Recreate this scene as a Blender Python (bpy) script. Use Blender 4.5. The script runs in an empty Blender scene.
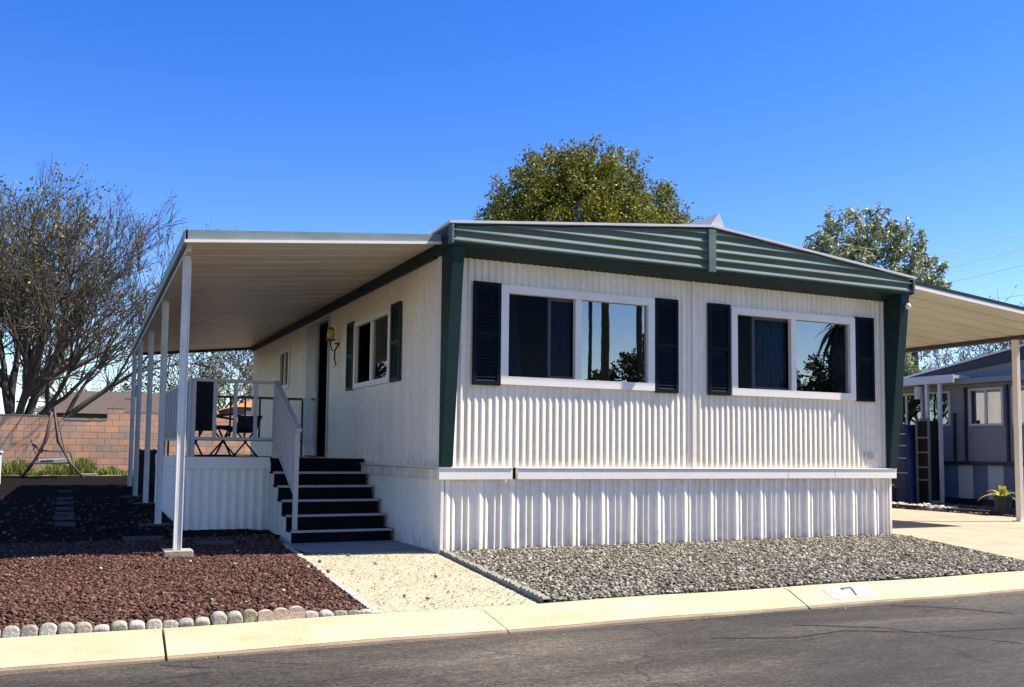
import bpy, math, random
import numpy as np
from mathutils import Vector, Matrix
rnd = random.Random(7)
nr = np.random.default_rng(11)
scn = bpy.context.scene
COL = scn.collection
R = math.radians

# ------------------------------------------------------------------ helpers
class MB:
    """collects polygons for one mesh"""
    def __init__(s): s.v = []; s.f = []
    def poly(s, pts):
        n = len(s.v); s.v += [tuple(p) for p in pts]; s.f.append(list(range(n, n+len(pts)))); return s
    def box(s, x0, x1, y0, y1, z0, z1):
        n = len(s.v)
        s.v += [(x0,y0,z0),(x1,y0,z0),(x1,y1,z0),(x0,y1,z0),(x0,y0,z1),(x1,y0,z1),(x1,y1,z1),(x0,y1,z1)]
        for q in ((0,3,2,1),(4,5,6,7),(0,1,5,4),(1,2,6,5),(2,3,7,6),(3,0,4,7)): s.f.append([n+i for i in q])
        return s
    def bar(s, a, b, w, h=None, up=(0,0,1)):
        """rectangular bar from a to b"""
        h = h or w; a = Vector(a); b = Vector(b); d = (b-a).normalized(); u = Vector(up)
        if abs(d.dot(u)) > .95: u = Vector((0,1,0))
        sd = d.cross(u).normalized(); u2 = sd.cross(d).normalized(); n = len(s.v)
        for p in (a, b):
            for i, j in ((-1,-1),(1,-1),(1,1),(-1,1)): s.v.append(tuple(p+sd*(i*w/2)+u2*(j*h/2)))
        for q in ((0,3,2,1),(4,5,6,7),(0,1,5,4),(1,2,6,5),(2,3,7,6),(3,0,4,7)): s.f.append([n+i for i in q])
        return s
    def tube(s, pts, r, sides=8, cap=True):
        pts = [Vector(p) for p in pts]; n0 = len(s.v); k = len(pts)
        rs = r if isinstance(r, (list, tuple)) else [r]*k
        for i, p in enumerate(pts):
            d = (pts[min(i+1,k-1)]-pts[max(i-1,0)]).normalized()
            u = Vector((0,0,1)) if abs(d.z) < .9 else Vector((0,1,0))
            a = d.cross(u).normalized(); b = d.cross(a)
            for j in range(sides):
                t = 2*math.pi*j/sides; s.v.append(tuple(p+(a*math.cos(t)+b*math.sin(t))*rs[i]))
        for i in range(k-1):
            for j in range(sides):
                j2 = (j+1) % sides
                s.f.append([n0+i*sides+j, n0+i*sides+j2, n0+(i+1)*sides+j2, n0+(i+1)*sides+j])
        if cap:
            s.f.append([n0+j for j in range(sides)][::-1]); s.f.append([n0+(k-1)*sides+j for j in range(sides)])
        return s
    def lathe(s, prof, c=(0,0,0), sides=16):
        n0 = len(s.v)
        for r, z in prof:
            for j in range(sides):
                t = 2*math.pi*j/sides; s.v.append((c[0]+r*math.cos(t), c[1]+r*math.sin(t), c[2]+z))
        for i in range(len(prof)-1):
            for j in range(sides):
                j2 = (j+1) % sides; s.f.append([n0+i*sides+j, n0+i*sides+j2, n0+(i+1)*sides+j2, n0+(i+1)*sides+j])
        return s
    def prism(s, pts, vec):
        """closed prism: polygon pts swept by vec"""
        n = len(s.v); k = len(pts); v = Vector(vec)
        s.v += [tuple(p) for p in pts] + [tuple(Vector(p)+v) for p in pts]
        s.f.append(list(range(k))[::-1]); s.f.append([n_ for n_ in range(k, 2*k)])
        s.f[-2] = [n+i for i in s.f[-2]]; s.f[-1] = [n+i for i in s.f[-1]]
        for i in range(k):
            j = (i+1) % k; s.f.append([n+i, n+j, n+k+j, n+k+i])
        return s
    def grid(s, P):
        """P: rows of points"""
        n = len(s.v); a = len(P); b = len(P[0])
        for row in P: s.v += [tuple(p) for p in row]
        for i in range(a-1):
            for j in range(b-1): s.f.append([n+i*b+j, n+i*b+j+1, n+(i+1)*b+j+1, n+(i+1)*b+j])
        return s
    def build(s, name, m, parent=None, smooth=False, bevel=0, origin=None):
        off = worldpos(parent) if parent is not None else (Vector(origin) if origin else Vector())
        me = bpy.data.meshes.new(name)
        me.from_pydata([(p[0]-off.x, p[1]-off.y, p[2]-off.z) for p in s.v], [], s.f)
        me.materials.append(m)
        if smooth: me.polygons.foreach_set('use_smooth', [True]*len(me.polygons))
        me.update()
        o = bpy.data.objects.new(name, me); COL.objects.link(o)
        if parent is not None: o.parent = parent
        else: o.location = off
        if bevel:
            b = o.modifiers.new('bevel', 'BEVEL'); b.width = bevel; b.segments = 2; b.limit_method = 'ANGLE'
        return o

def worldpos(o):
    p = Vector()
    while o is not None: p = p + o.location; o = o.parent
    return p

def np_mesh(name, verts, faces, m, parent=None, smooth=False, origin=None):
    """faces: (n,k) int array"""
    off = worldpos(parent) if parent is not None else (Vector(origin) if origin else Vector())
    me = bpy.data.meshes.new(name); n, k = faces.shape
    me.vertices.add(len(verts)); me.vertices.foreach_set('co', (verts-np.array(off)).astype(np.float32).ravel())
    me.loops.add(n*k); me.loops.foreach_set('vertex_index', faces.astype(np.int32).ravel())
    me.polygons.add(n); me.polygons.foreach_set('loop_start', np.arange(0, n*k, k, dtype=np.int32))
    me.materials.append(m); me.update(calc_edges=True); me.validate()
    if smooth: me.polygons.foreach_set('use_smooth', [True]*n)
    o = bpy.data.objects.new(name, me); COL.objects.link(o)
    if parent is not None: o.parent = parent
    else: o.location = off
    return o

def thing(name, label, cat, loc=(0,0,0), rz=0, group=None):
    o = bpy.data.objects.new(name, None); o.empty_display_size = .1; COL.objects.link(o)
    o.location = loc; o.rotation_euler.z = rz
    return tag(o, label, cat, group)
def tag(o, label, cat, group=None):
    o['label'] = label; o['category'] = cat
    if group: o['group'] = group
    return o
def kind(o, k): o['kind'] = k; return o
def copy_tree(o, parent=None):
    c = o.copy(); COL.objects.link(c)
    if parent is not None: c.parent = parent
    for ch in list(o.children): copy_tree(ch, c)
    return c

# ------------------------------------------------------------------ materials
def mat(name, col, rough=.6, var=.12, scale=3.0, bump=0, bscale=60, spec=.4, metal=0, col2=None, stretch=None,
        fine=0.0, fscale=80, transl=0):
    """principled material with soft colour variation between col and col2 (default darker)"""
    m = bpy.data.materials.new(name); m.use_nodes = True; N = m.node_tree.nodes; L = m.node_tree.links
    b = N['Principled BSDF']; b.inputs['Roughness'].default_value = rough; b.inputs['Metallic'].default_value = metal
    b.inputs['Specular IOR Level'].default_value = spec
    tc = N.new('ShaderNodeTexCoord'); src = tc.outputs['Object']
    if stretch:
        mp = N.new('ShaderNodeMapping'); mp.inputs['Scale'].default_value = stretch; L.new(src, mp.inputs[0]); src = mp.outputs[0]
    nz = N.new('ShaderNodeTexNoise'); nz.inputs['Scale'].default_value = scale; nz.inputs['Detail'].default_value = 6
    nz.inputs['Roughness'].default_value = .65; L.new(src, nz.inputs['Vector'])
    rp = N.new('ShaderNodeValToRGB'); rp.color_ramp.elements[0].position = .32; rp.color_ramp.elements[1].position = .68
    c2 = col2 or tuple(c*(1-var) for c in col); c1 = tuple(min(1, c*(1+var*.35)) for c in col)
    rp.color_ramp.elements[0].color = (*c2, 1); rp.color_ramp.elements[1].color = (*c1, 1)
    L.new(nz.outputs['Fac'], rp.inputs[0]); out = rp.outputs[0]
    if fine:
        n2 = N.new('ShaderNodeTexNoise'); n2.inputs['Scale'].default_value = fscale; n2.inputs['Detail'].default_value = 3
        L.new(tc.outputs['Object'], n2.inputs['Vector'])
        mr = N.new('ShaderNodeMapRange'); mr.inputs['From Min'].default_value = .3; mr.inputs['From Max'].default_value = .7
        mr.inputs['To Min'].default_value = 1-fine; mr.inputs['To Max'].default_value = 1+fine; L.new(n2.outputs['Fac'], mr.inputs[0])
        mx = N.new('ShaderNodeVectorMath'); mx.operation = 'MULTIPLY'; L.new(out, mx.inputs[0]); L.new(mr.outputs[0], mx.inputs[1]); out = mx.outputs[0]
    L.new(out, b.inputs['Base Color'])
    if bump:
        n3 = N.new('ShaderNodeTexNoise'); n3.inputs['Scale'].default_value = bscale; n3.inputs['Detail'].default_value = 4
        L.new(tc.outputs['Object'], n3.inputs['Vector'])
        bp = N.new('ShaderNodeBump'); bp.inputs['Strength'].default_value = bump; bp.inputs['Distance'].default_value = .02
        L.new(n3.outputs['Fac'], bp.inputs['Height']); L.new(bp.outputs[0], b.inputs['Normal'])
    return m

def island_mat(name, cols, rough=.8, spec=.2, transl=0.0, bump=0):
    """colour picked per loose piece (stones, leaves)"""
    m = bpy.data.materials.new(name); m.use_nodes = True; N = m.node_tree.nodes; L = m.node_tree.links
    b = N['Principled BSDF']; b.inputs['Roughness'].default_value = rough; b.inputs['Specular IOR Level'].default_value = spec
    g = N.new('ShaderNodeNewGeometry'); rp = N.new('ShaderNodeValToRGB'); rp.color_ramp.interpolation = 'LINEAR'
    el = rp.color_ramp.elements
    while len(el) < len(cols): el.new(.5)
    for i, c in enumerate(cols): el[i].position = i/(len(cols)-1); el[i].color = (*c, 1)
    L.new(g.outputs['Random Per Island'], rp.inputs[0]); L.new(rp.outputs[0], b.inputs['Base Color'])
    if transl:
        t = N.new('ShaderNodeBsdfTranslucent'); L.new(rp.outputs[0], t.inputs[0]); mx = N.new('ShaderNodeMixShader')
        mx.inputs[0].default_value = transl; L.new(b.outputs[0], mx.inputs[1]); L.new(t.outputs[0], mx.inputs[2])
        L.new(mx.outputs[0], N['Material Output'].inputs['Surface'])
    return m

def glass_mat(name, fac, tint, trans, wobble=0.0):
    m = bpy.data.materials.new(name); m.use_nodes = True; N = m.node_tree.nodes; L = m.node_tree.links
    N.remove(N['Principled BSDF']); g = N.new('ShaderNodeBsdfGlossy'); g.inputs['Roughness'].default_value = 0.0
    g.inputs['Color'].default_value = (*tint, 1); t = N.new('ShaderNodeBsdfTransparent'); t.inputs[0].default_value = (*trans, 1)
    mx = N.new('ShaderNodeMixShader'); mx.inputs[0].default_value = fac
    L.new(t.outputs[0], mx.inputs[1]); L.new(g.outputs[0], mx.inputs[2]); L.new(mx.outputs[0], N['Material Output'].inputs['Surface'])
    if wobble:
        tc = N.new('ShaderNodeTexCoord'); nz = N.new('ShaderNodeTexNoise'); nz.inputs['Scale'].default_value = 2.2
        L.new(tc.outputs['Object'], nz.inputs['Vector']); bp = N.new('ShaderNodeBump'); bp.inputs['Strength'].default_value = wobble
        bp.inputs['Distance'].default_value = .01; L.new(nz.outputs['Fac'], bp.inputs['Height']); L.new(bp.outputs[0], g.inputs['Normal'])
    return m

M = {}
M['siding'] = mat('siding', (.87,.755,.595), .5, .10, 1.6, .05, 30, col2=(.77,.645,.48), stretch=(2.4,2.4,.3), fine=.05, fscale=11)
M['skirting'] = mat('skirting', (.88,.80,.68), .5, .1, 1.6, .05, 30, col2=(.83,.745,.62), stretch=(2.4,2.4,.3), fine=.04, fscale=11)
def splash(m, z0, h, col, amt):
    N = m.node_tree.nodes; L = m.node_tree.links; b = N['Principled BSDF']; src = b.inputs['Base Color'].links[0].from_socket
    tc = N.new('ShaderNodeTexCoord'); sx = N.new('ShaderNodeSeparateXYZ'); L.new(tc.outputs['Object'], sx.inputs[0])
    mr = N.new('ShaderNodeMapRange'); mr.inputs['From Min'].default_value = z0; mr.inputs['From Max'].default_value = z0+h; mr.inputs['To Min'].default_value = 1; mr.inputs['To Max'].default_value = 0; L.new(sx.outputs['Z'], mr.inputs[0])
    nz = N.new('ShaderNodeTexNoise'); nz.inputs['Scale'].default_value = 7; nz.inputs['Detail'].default_value = 7; L.new(tc.outputs['Object'], nz.inputs['Vector'])
    n2 = N.new('ShaderNodeMapRange'); n2.inputs['From Min'].default_value = .38; n2.inputs['From Max'].default_value = .62; L.new(nz.outputs['Fac'], n2.inputs[0])
    m1 = N.new('ShaderNodeMath'); m1.operation = 'MULTIPLY'; L.new(mr.outputs[0], m1.inputs[0]); L.new(n2.outputs[0], m1.inputs[1])
    m2 = N.new('ShaderNodeMath'); m2.operation = 'MULTIPLY'; m2.inputs[1].default_value = amt; L.new(m1.outputs[0], m2.inputs[0])
    mx = N.new('ShaderNodeMixRGB'); L.new(m2.outputs[0], mx.inputs[0]); L.new(src, mx.inputs[1]); mx.inputs[2].default_value = (*col,1); L.new(mx.outputs[0], b.inputs['Base Color'])
splash(M['skirting'], 0, .32, (.42,.33,.22), .5); splash(M['siding'], .97, .35, (.50,.42,.30), .55)
M['white'] = mat('white_paint', (.84,.75,.64), .42, .05, 2)
M['post'] = mat('post_paint', (.70,.655,.585), .45, .18, 5, stretch=(3,3,.6), fine=.05, fscale=30)
M['green'] = mat('green_paint', (.013,.033,.028), .55, .2, 2.5, .04, 40, col2=(.009,.024,.021), spec=.18)
M['mansard'] = mat('green_metal', (.135,.165,.135), .68, .25, 2.2, .05, 30, col2=(.095,.122,.098), stretch=(.35,1,2.2), spec=.14)
M['gutter'] = mat('grey_green_gutter', (.24,.28,.25), .45, .2, 3, col2=(.18,.21,.19), stretch=(.6,.6,3))
M['navy'] = mat('shutter_blue', (.0022,.0075,.0115), .65, .2, 3, spec=.12)
M['roof'] = mat('roof_white', (.58,.57,.54), .45, .1, 2)
M['pan'] = mat('awning_pan', (.76,.68,.54), .42, .2, .9, col2=(.64,.56,.43), stretch=(.5,1.8,1), fine=.04, fscale=9)
M['pan_light'] = mat('carport_pan', (.66,.62,.54), .42, .12, .9, col2=(.55,.51,.44), stretch=(.5,1.8,1))
M['asphalt'] = None
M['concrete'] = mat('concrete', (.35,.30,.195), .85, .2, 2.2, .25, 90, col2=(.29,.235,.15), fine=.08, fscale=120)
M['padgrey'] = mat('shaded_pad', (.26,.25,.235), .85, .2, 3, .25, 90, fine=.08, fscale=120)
M['block'] = mat('grey_concrete_block', (.33,.29,.225), .9, .25, 8, .4, 60, fine=.15, fscale=60)
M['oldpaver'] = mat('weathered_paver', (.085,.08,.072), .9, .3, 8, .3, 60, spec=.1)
M['stairs'] = mat('black_stair', (.008,.0085,.0095), .85, .3, 6, .1, 80, spec=.06)
M['nosing'] = mat('grey_nosing', (.36,.35,.34), .5, .15, 8)
M['cream'] = mat('cream_side', (.62,.56,.44), .6, .15, 3, stretch=(2,2,.4))
M['rail'] = mat('rail_grey', (.48,.45,.40), .5, .12, 5)
M['railbrown'] = mat('rail_brown', (.07,.058,.055), .5, .2, 5)
M['black'] = mat('black_fabric', (.010,.010,.011), .75, .3, 20, .2, 200)
M['blackmetal'] = mat('black_metal', (.012,.011,.011), .4, .2, 8)
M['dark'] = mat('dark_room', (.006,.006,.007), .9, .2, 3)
M['curtain'] = mat('blue_curtain', (.035,.06,.16), .8, .3, 5, stretch=(6,6,.6))
M['curtain2'] = mat('teal_curtain', (.05,.14,.25), .8, .4, 4, stretch=(4,4,.8))
M['screenglass'] = glass_mat('screen_glass', .006, (.8,.85,.9), (.42,.42,.46))
M['glass'] = glass_mat('window_glass', .34, (.92,.88,.80), (.25,.3,.32), .02)
M['glass_side'] = glass_mat('side_glass', .32, (.8,.85,.85), (.25,.28,.3), .02)
M['glass_far'] = glass_mat('far_glass', .25, (.8,.85,.9), (.4,.45,.5), .03)
M['brass'] = mat('brass', (.38,.24,.07), .25, .2, 20, metal=.9)
M['lanternbrown'] = mat('lantern_brown', (.035,.02,.012), .4, .3, 20)
M['globe'] = mat('amber_globe', (.50,.36,.07), .2, .15, 10, spec=.6)
M['door'] = mat('pale_door', (.42,.43,.39), .5, .1, 3)
M['rust'] = mat('swing_metal', (.075,.045,.040), .55, .4, 14)
M['cushion'] = mat('swing_cushion', (.42,.38,.35), .9, .3, 10)
M['rubber'] = mat('black_plastic', (.013,.013,.014), .5, .2, 8)
M['bark'] = mat('bark', (.085,.068,.055), .9, .4, 9, .6, 30, fine=.2, fscale=40)
M['barkgrey'] = mat('bark_grey', (.075,.062,.046), .9, .4, 9, .6, 30, fine=.2, fscale=40)
M['log'] = mat('dark_timber', (.055,.035,.025), .85, .3, 8, .3, 40)
def vary(m, lo, hi):
    N = m.node_tree.nodes; L = m.node_tree.links; b = N['Principled BSDF']; src = b.inputs['Base Color'].links[0].from_socket
    oi = N.new('ShaderNodeObjectInfo'); mr = N.new('ShaderNodeMapRange'); mr.inputs['To Min'].default_value = lo; mr.inputs['To Max'].default_value = hi; L.new(oi.outputs['Random'], mr.inputs[0])
    x = N.new('ShaderNodeVectorMath'); x.operation = 'MULTIPLY'; L.new(src, x.inputs[0]); L.new(mr.outputs[0], x.inputs[1]); L.new(x.outputs[0], b.inputs['Base Color']); return m
M['edging'] = mat('edging_stone', (.44,.39,.31), .9, .25, 14, .4, 80, col2=(.27,.24,.19), fine=.2, fscale=70)
vary(M['edging'], .62, 1.08)
M['edgingmoss'] = mat('edging_moss', (.36,.32,.21), .9, .35, 9, .4, 80, col2=(.12,.115,.065), fine=.2, fscale=70)
M['edgingtan'] = mat('edging_tan', (.50,.36,.26), .9, .2, 14, .4, 80, fine=.15, fscale=70)
M['soil_shade'] = mat('soil_and_yard_shade', (.012,.0085,.007), .95, .5, 20, .8, 40, fine=.3, fscale=50, spec=.03)  # bed soil; its near-black also paints the shade over the side yard
M['dirt'] = mat('dry_dirt', (.24,.18,.12), .95, .3, 2, .4, 30, fine=.15, fscale=30)
M['farground'] = mat('far_ground', (.17,.15,.11), .95, .3, .15, fine=.15, fscale=3)
M['lavabase'] = mat('lava_base', (.045,.018,.017), .95, .5, 30, .8, 50)
M['greybase'] = mat('gravel_base', (.05,.044,.035), .95, .5, 30, .8, 50)
M['roofbrown'] = mat('brown_shingle', (.085,.060,.045), .9, .22, 6, .5, 30, stretch=(.6,2,2), fine=.15, fscale=14)
M['tile'] = mat('orange_tile', (.55,.17,.045), .8, .2, 6)
M['farwall'] = mat('far_wall', (.13,.13,.135), .8, .1, 2)
M['nblue'] = mat('neighbor_blue', (.20,.215,.245), .6, .12, 1.5, stretch=(1.5,1.5,.4))
M['nwhite'] = mat('neighbor_white', (.50,.52,.55), .55, .12, 2)
M['nnavy'] = mat('neighbor_navy', (.015,.019,.038), .5, .2, 2)
M['nstripe'] = mat('stripe_blue', (.10,.15,.24), .6, .12, 3)
def _stripes(m):
    N = m.node_tree.nodes; L = m.node_tree.links; b = N['Principled BSDF']; src = b.inputs['Base Color'].links[0].from_socket
    tc = N.new('ShaderNodeTexCoord'); sx = N.new('ShaderNodeSeparateXYZ'); L.new(tc.outputs['Object'], sx.inputs[0])
    md = N.new('ShaderNodeMath'); md.operation = 'PINGPONG'; md.inputs[1].default_value = .4; L.new(sx.outputs['Y'], md.inputs[0])
    gt = N.new('ShaderNodeMath'); gt.operation = 'GREATER_THAN'; gt.inputs[1].default_value = .2; L.new(md.outputs[0], gt.inputs[0])
    mx = N.new('ShaderNodeMixRGB'); L.new(gt.outputs[0], mx.inputs[0]); L.new(src, mx.inputs[1]); mx.inputs[2].default_value = (.46,.48,.51,1); L.new(mx.outputs[0], b.inputs['Base Color'])
_stripes(M['nstripe'])
M['tarp'] = mat('blue_tarp', (.008,.022,.085), .5, .35, 4, .3, 9)
M['wire'] = mat('wire', (.03,.04,.05), .6, .1, 3)
M['utility'] = mat('utility_grey', (.50,.51,.52), .5, .1, 4)
M['whiterock'] = island_mat('white_rock', [(.30,.28,.25),(.45,.43,.39),(.36,.33,.29)], .8)
M['lava'] = island_mat('lava_rock', [(.030,.013,.009),(.100,.042,.026),(.045,.020,.013),(.17,.088,.058),(.020,.011,.008),(.125,.055,.035),(.080,.031,.020),(.21,.13,.09),(.05,.022,.014)], .9, .15)
M['gravel'] = island_mat('grey_gravel', [(.17,.142,.10),(.022,.019,.014),(.38,.33,.235),(.05,.043,.032),(.27,.225,.145),(.085,.073,.056),(.50,.44,.335),(.035,.03,.023),(.21,.18,.13)], .85, .2)
M['brownstone'] = island_mat('brown_gravel', [(.05,.035,.028),(.13,.10,.08),(.08,.055,.045),(.22,.19,.16)], .9)
M['grit'] = island_mat('path_grit', [(.27,.22,.13),(.40,.35,.24),(.17,.14,.09),(.45,.40,.29)], .9)
M['leaf_ficus'] = island_mat('leaf_ficus', [(.03,.048,.008),(.13,.145,.015),(.27,.24,.020),(.06,.085,.013),(.32,.275,.03)], .5, .3, .3)
M['leaf_pale'] = island_mat('leaf_pale', [(.08,.11,.05),(.26,.30,.17),(.46,.49,.33),(.15,.19,.09),(.30,.31,.06)], .5, .4, .2)
M['leaf_dry'] = island_mat('leaf_dry', [(.06,.052,.03),(.10,.085,.03),(.04,.038,.028),(.15,.13,.03),(.035,.03,.024)], .6, .3, .2)
M['leaf_litter'] = island_mat('leaf_litter', [(.10,.06,.02),(.20,.14,.04),(.05,.03,.015),(.28,.22,.06)], .8)
M['leaf_yellow'] = island_mat('leaf_yellow', [(.10,.10,.03),(.22,.18,.03),(.13,.12,.05),(.06,.065,.03)], .6, .3, .2)
M['leaf_dark'] = island_mat('leaf_dark', [(.02,.032,.012),(.04,.055,.02),(.03,.04,.02)], .6, .3, .15)
M['twig'] = island_mat('twig_bark', [(.05,.042,.030),(.13,.11,.08),(.08,.068,.048),(.035,.03,.022)], .85, .2)
M['grass'] = island_mat('grass_blades', [(.10,.15,.02),(.16,.20,.035),(.20,.20,.05),(.07,.11,.018)], .6, .3, .3)
M['yellowplant'] = island_mat('yellow_plant', [(.60,.46,.06),(.30,.32,.05),(.65,.52,.08),(.20,.26,.06)], .5, .4, .25)

def asphalt_mat():
    m = bpy.data.materials.new('asphalt'); m.use_nodes = True; N = m.node_tree.nodes; L = m.node_tree.links
    b = N['Principled BSDF']; b.inputs['Roughness'].default_value = .82; b.inputs['Specular IOR Level'].default_value = .35
    tc = N.new('ShaderNodeTexCoord')
    def noise(sc, det=5, st=None, dist=0):
        n = N.new('ShaderNodeTexNoise'); n.inputs['Scale'].default_value = sc; n.inputs['Detail'].default_value = det
        n.inputs['Distortion'].default_value = dist
        if st:
            mp = N.new('ShaderNodeMapping'); mp.inputs['Scale'].default_value = st; L.new(tc.outputs['Object'], mp.inputs[0]); L.new(mp.outputs[0], n.inputs[0])
        else: L.new(tc.outputs['Object'], n.inputs[0])
        return n
    def ramp(src, stops):
        r = N.new('ShaderNodeValToRGB'); e = r.color_ramp.elements
        while len(e) < len(stops): e.new(.5)
        for i, (p, c) in enumerate(stops): e[i].position = p; e[i].color = (c, c*.945, c*.86, 1) if not isinstance(c, tuple) else (*c, 1)
        L.new(src, r.inputs[0]); return r.outputs[0]
    def mul(a, bb):
        x = N.new('ShaderNodeVectorMath'); x.operation = 'MULTIPLY'; L.new(a, x.inputs[0]); L.new(bb, x.inputs[1]); return x.outputs[0]
    big = ramp(noise(1.0, 6, (.28, 1.3, 1), .6).outputs['Fac'], [(.3, .028), (.5, .040), (.7, .058)])
    patch = ramp(noise(.55, 4, (.6, 2.2, 1), .4).outputs['Fac'], [(.36, .60), (.52, .95), (.66, 1.7)])
    speck = ramp(noise(46, 3).outputs['Fac'], [(.30, .55), (.5, 1.0), (.70, 1.65)])
    spk2 = ramp(noise(17, 4, (.5,1.6,1)).outputs['Fac'], [(.30, .75), (.5, 1.0), (.72, 1.4)])
    out = mul(mul(mul(big, patch), speck), spk2)
    # cracks: distorted voronoi cell edges, kept only where a mask noise allows
    v = N.new('ShaderNodeTexVoronoi'); v.feature = 'DISTANCE_TO_EDGE'; v.inputs['Scale'].default_value = .55
    dn = noise(2.2, 5); ad = N.new('ShaderNodeMixRGB'); ad.blend_type = 'ADD'; ad.inputs[0].default_value = .55
    L.new(tc.outputs['Object'], ad.inputs[1]); L.new(dn.outputs['Color'], ad.inputs[2]); L.new(ad.outputs[0], v.inputs['Vector'])
    ck = N.new('ShaderNodeMapRange'); ck.inputs['From Min'].default_value = .002; ck.inputs['From Max'].default_value = .008; L.new(v.outputs['Distance'], ck.inputs[0])
    ck.inputs['To Min'].default_value = .5
    mk = N.new('ShaderNodeMapRange'); mk.inputs['From Min'].default_value = .42; mk.inputs['From Max'].default_value = .52; L.new(noise(.8, 3).outputs['Fac'], mk.inputs[0])
    mm = N.new('ShaderNodeMix'); mm.data_type = 'FLOAT'; L.new(mk.outputs[0], mm.inputs[0]); mm.inputs[2].default_value = 1.0; L.new(ck.outputs[0], mm.inputs[3])
    out2 = N.new('ShaderNodeVectorMath'); out2.operation = 'MULTIPLY'; L.new(out, out2.inputs[0]); L.new(mm.outputs[0], out2.inputs[1])
    L.new(out2.outputs[0], b.inputs['Base Color'])
    bp = N.new('ShaderNodeBump'); bp.inputs['Strength'].default_value = .5; bp.inputs['Distance'].default_value = .006
    L.new(noise(60, 4).outputs['Fac'], bp.inputs['Height']); L.new(bp.outputs[0], b.inputs['Normal'])
    return m
M['asphalt'] = asphalt_mat()
M['tar'] = mat('tar_seam', (.014,.013,.012), .6, .3, 8)
M['curb'] = mat('kerb_cream', (.43,.39,.235), .8, .1, 3.5, .3, 70, col2=(.33,.285,.155), stretch=(.5,1,1), fine=.09, fscale=90)
M['gutterlip'] = mat('kerb_lip', (.26,.19,.12), .85, .3, 5, .2, 70, col2=(.16,.11,.07), stretch=(.4,1,1))
M['path'] = mat('path_aggregate', (.40,.35,.22), .9, .15, 1.6, .5, 70, col2=(.33,.285,.19), fine=.3, fscale=75)
M['paintwhite'] = mat('number_patch', (.55,.52,.43), .7, .2, 22)
M['paintblack'] = mat('number_black', (.03,.03,.03), .6, .2, 12)

def blockwall_mat():
    m = bpy.data.materials.new('pink_block_wall'); m.use_nodes = True; N = m.node_tree.nodes; L = m.node_tree.links
    b = N['Principled BSDF']; b.inputs['Roughness'].default_value = .92; b.inputs['Specular IOR Level'].default_value = .15
    tc = N.new('ShaderNodeTexCoord'); mp = N.new('ShaderNodeMapping'); mp.inputs['Rotation'].default_value = (R(90), 0, 0)
    L.new(tc.outputs['Object'], mp.inputs[0])
    br = N.new('ShaderNodeTexBrick'); br.inputs['Scale'].default_value = 1; br.inputs['Brick Width'].default_value = .42; br.inputs['Row Height'].default_value = .205
    br.inputs['Mortar Size'].default_value = .009; br.inputs['Color1'].default_value = (.68,.36,.20,1); br.inputs['Color2'].default_value = (.46,.33,.24,1)
    br.inputs['Mortar'].default_value = (.24,.17,.13,1); br.inputs['Bias'].default_value = .0; L.new(mp.outputs[0], br.inputs['Vector'])
    nz = N.new('ShaderNodeTexNoise'); nz.inputs['Scale'].default_value = 1.4; nz.inputs['Detail'].default_value = 6; L.new(tc.outputs['Object'], nz.inputs[0])
    rp = N.new('ShaderNodeValToRGB'); rp.color_ramp.elements[0].position = .3; rp.color_ramp.elements[1].position = .7
    rp.color_ramp.elements[0].color = (.68,.72,.74,1); rp.color_ramp.elements[1].color = (1.2,1.05,.95,1); L.new(nz.outputs['Fac'], rp.inputs[0])
    x = N.new('ShaderNodeVectorMath'); x.operation = 'MULTIPLY'; L.new(br.outputs['Color'], x.inputs[0]); L.new(rp.outputs[0], x.inputs[1]); L.new(x.outputs[0], b.inputs['Base Color'])
    bp = N.new('ShaderNodeBump'); bp.inputs['Strength'].default_value = .6; bp.inputs['Distance'].default_value = .01; bp.invert = True
    L.new(br.outputs['Fac'], bp.inputs['Height']); L.new(bp.outputs[0], b.inputs['Normal'])
    return m
M['blockwall'] = blockwall_mat()

# ------------------------------------------------------------------ ground
def sm(t): t = max(0, min(1, t)); return t*t*(3-2*t)
def gz(x, y):
    """height of the plot: flat at the front, the left yard rises gently to the back wall"""
    return .31*max(0, min(1, (y-1)/10.5))*(1-sm((x+.6)/1.2))
def frange(a, b, n): return [a+(b-a)*i/(n-1) for i in range(n)]

gx = [-1500,-400,-120,-60,-30,-18] + frange(-12, 12, 49) + [18,30,60,120,400,1500]
gy = [-1500,-400,-120,-60,-30,-16] + frange(-13, -4.2, 9) + [-3.85,-3.72] + frange(-3.4, 24, 56) + [30,60,120,400,1500]
def gh(x, y): return -.17 if y < -3.8 else gz(x, y)-.03
kind(MB().grid([[(x, y, gh(x, y)) for x in gx] for y in gy]).build('ground', M['farground']), 'structure')

# road: one gently crowned sheet
ry = [-4.015,-4.3,-5,-6,-7.5,-9,-11,-12.3]
kind(MB().grid([[(x, y, -.105+.02*math.sin(min(1,(-4.02-y)/4)*1.5)) for x in frange(-90, 90, 61)] for y in ry[::-1]]).build('road', M['asphalt']), 'structure')

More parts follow.
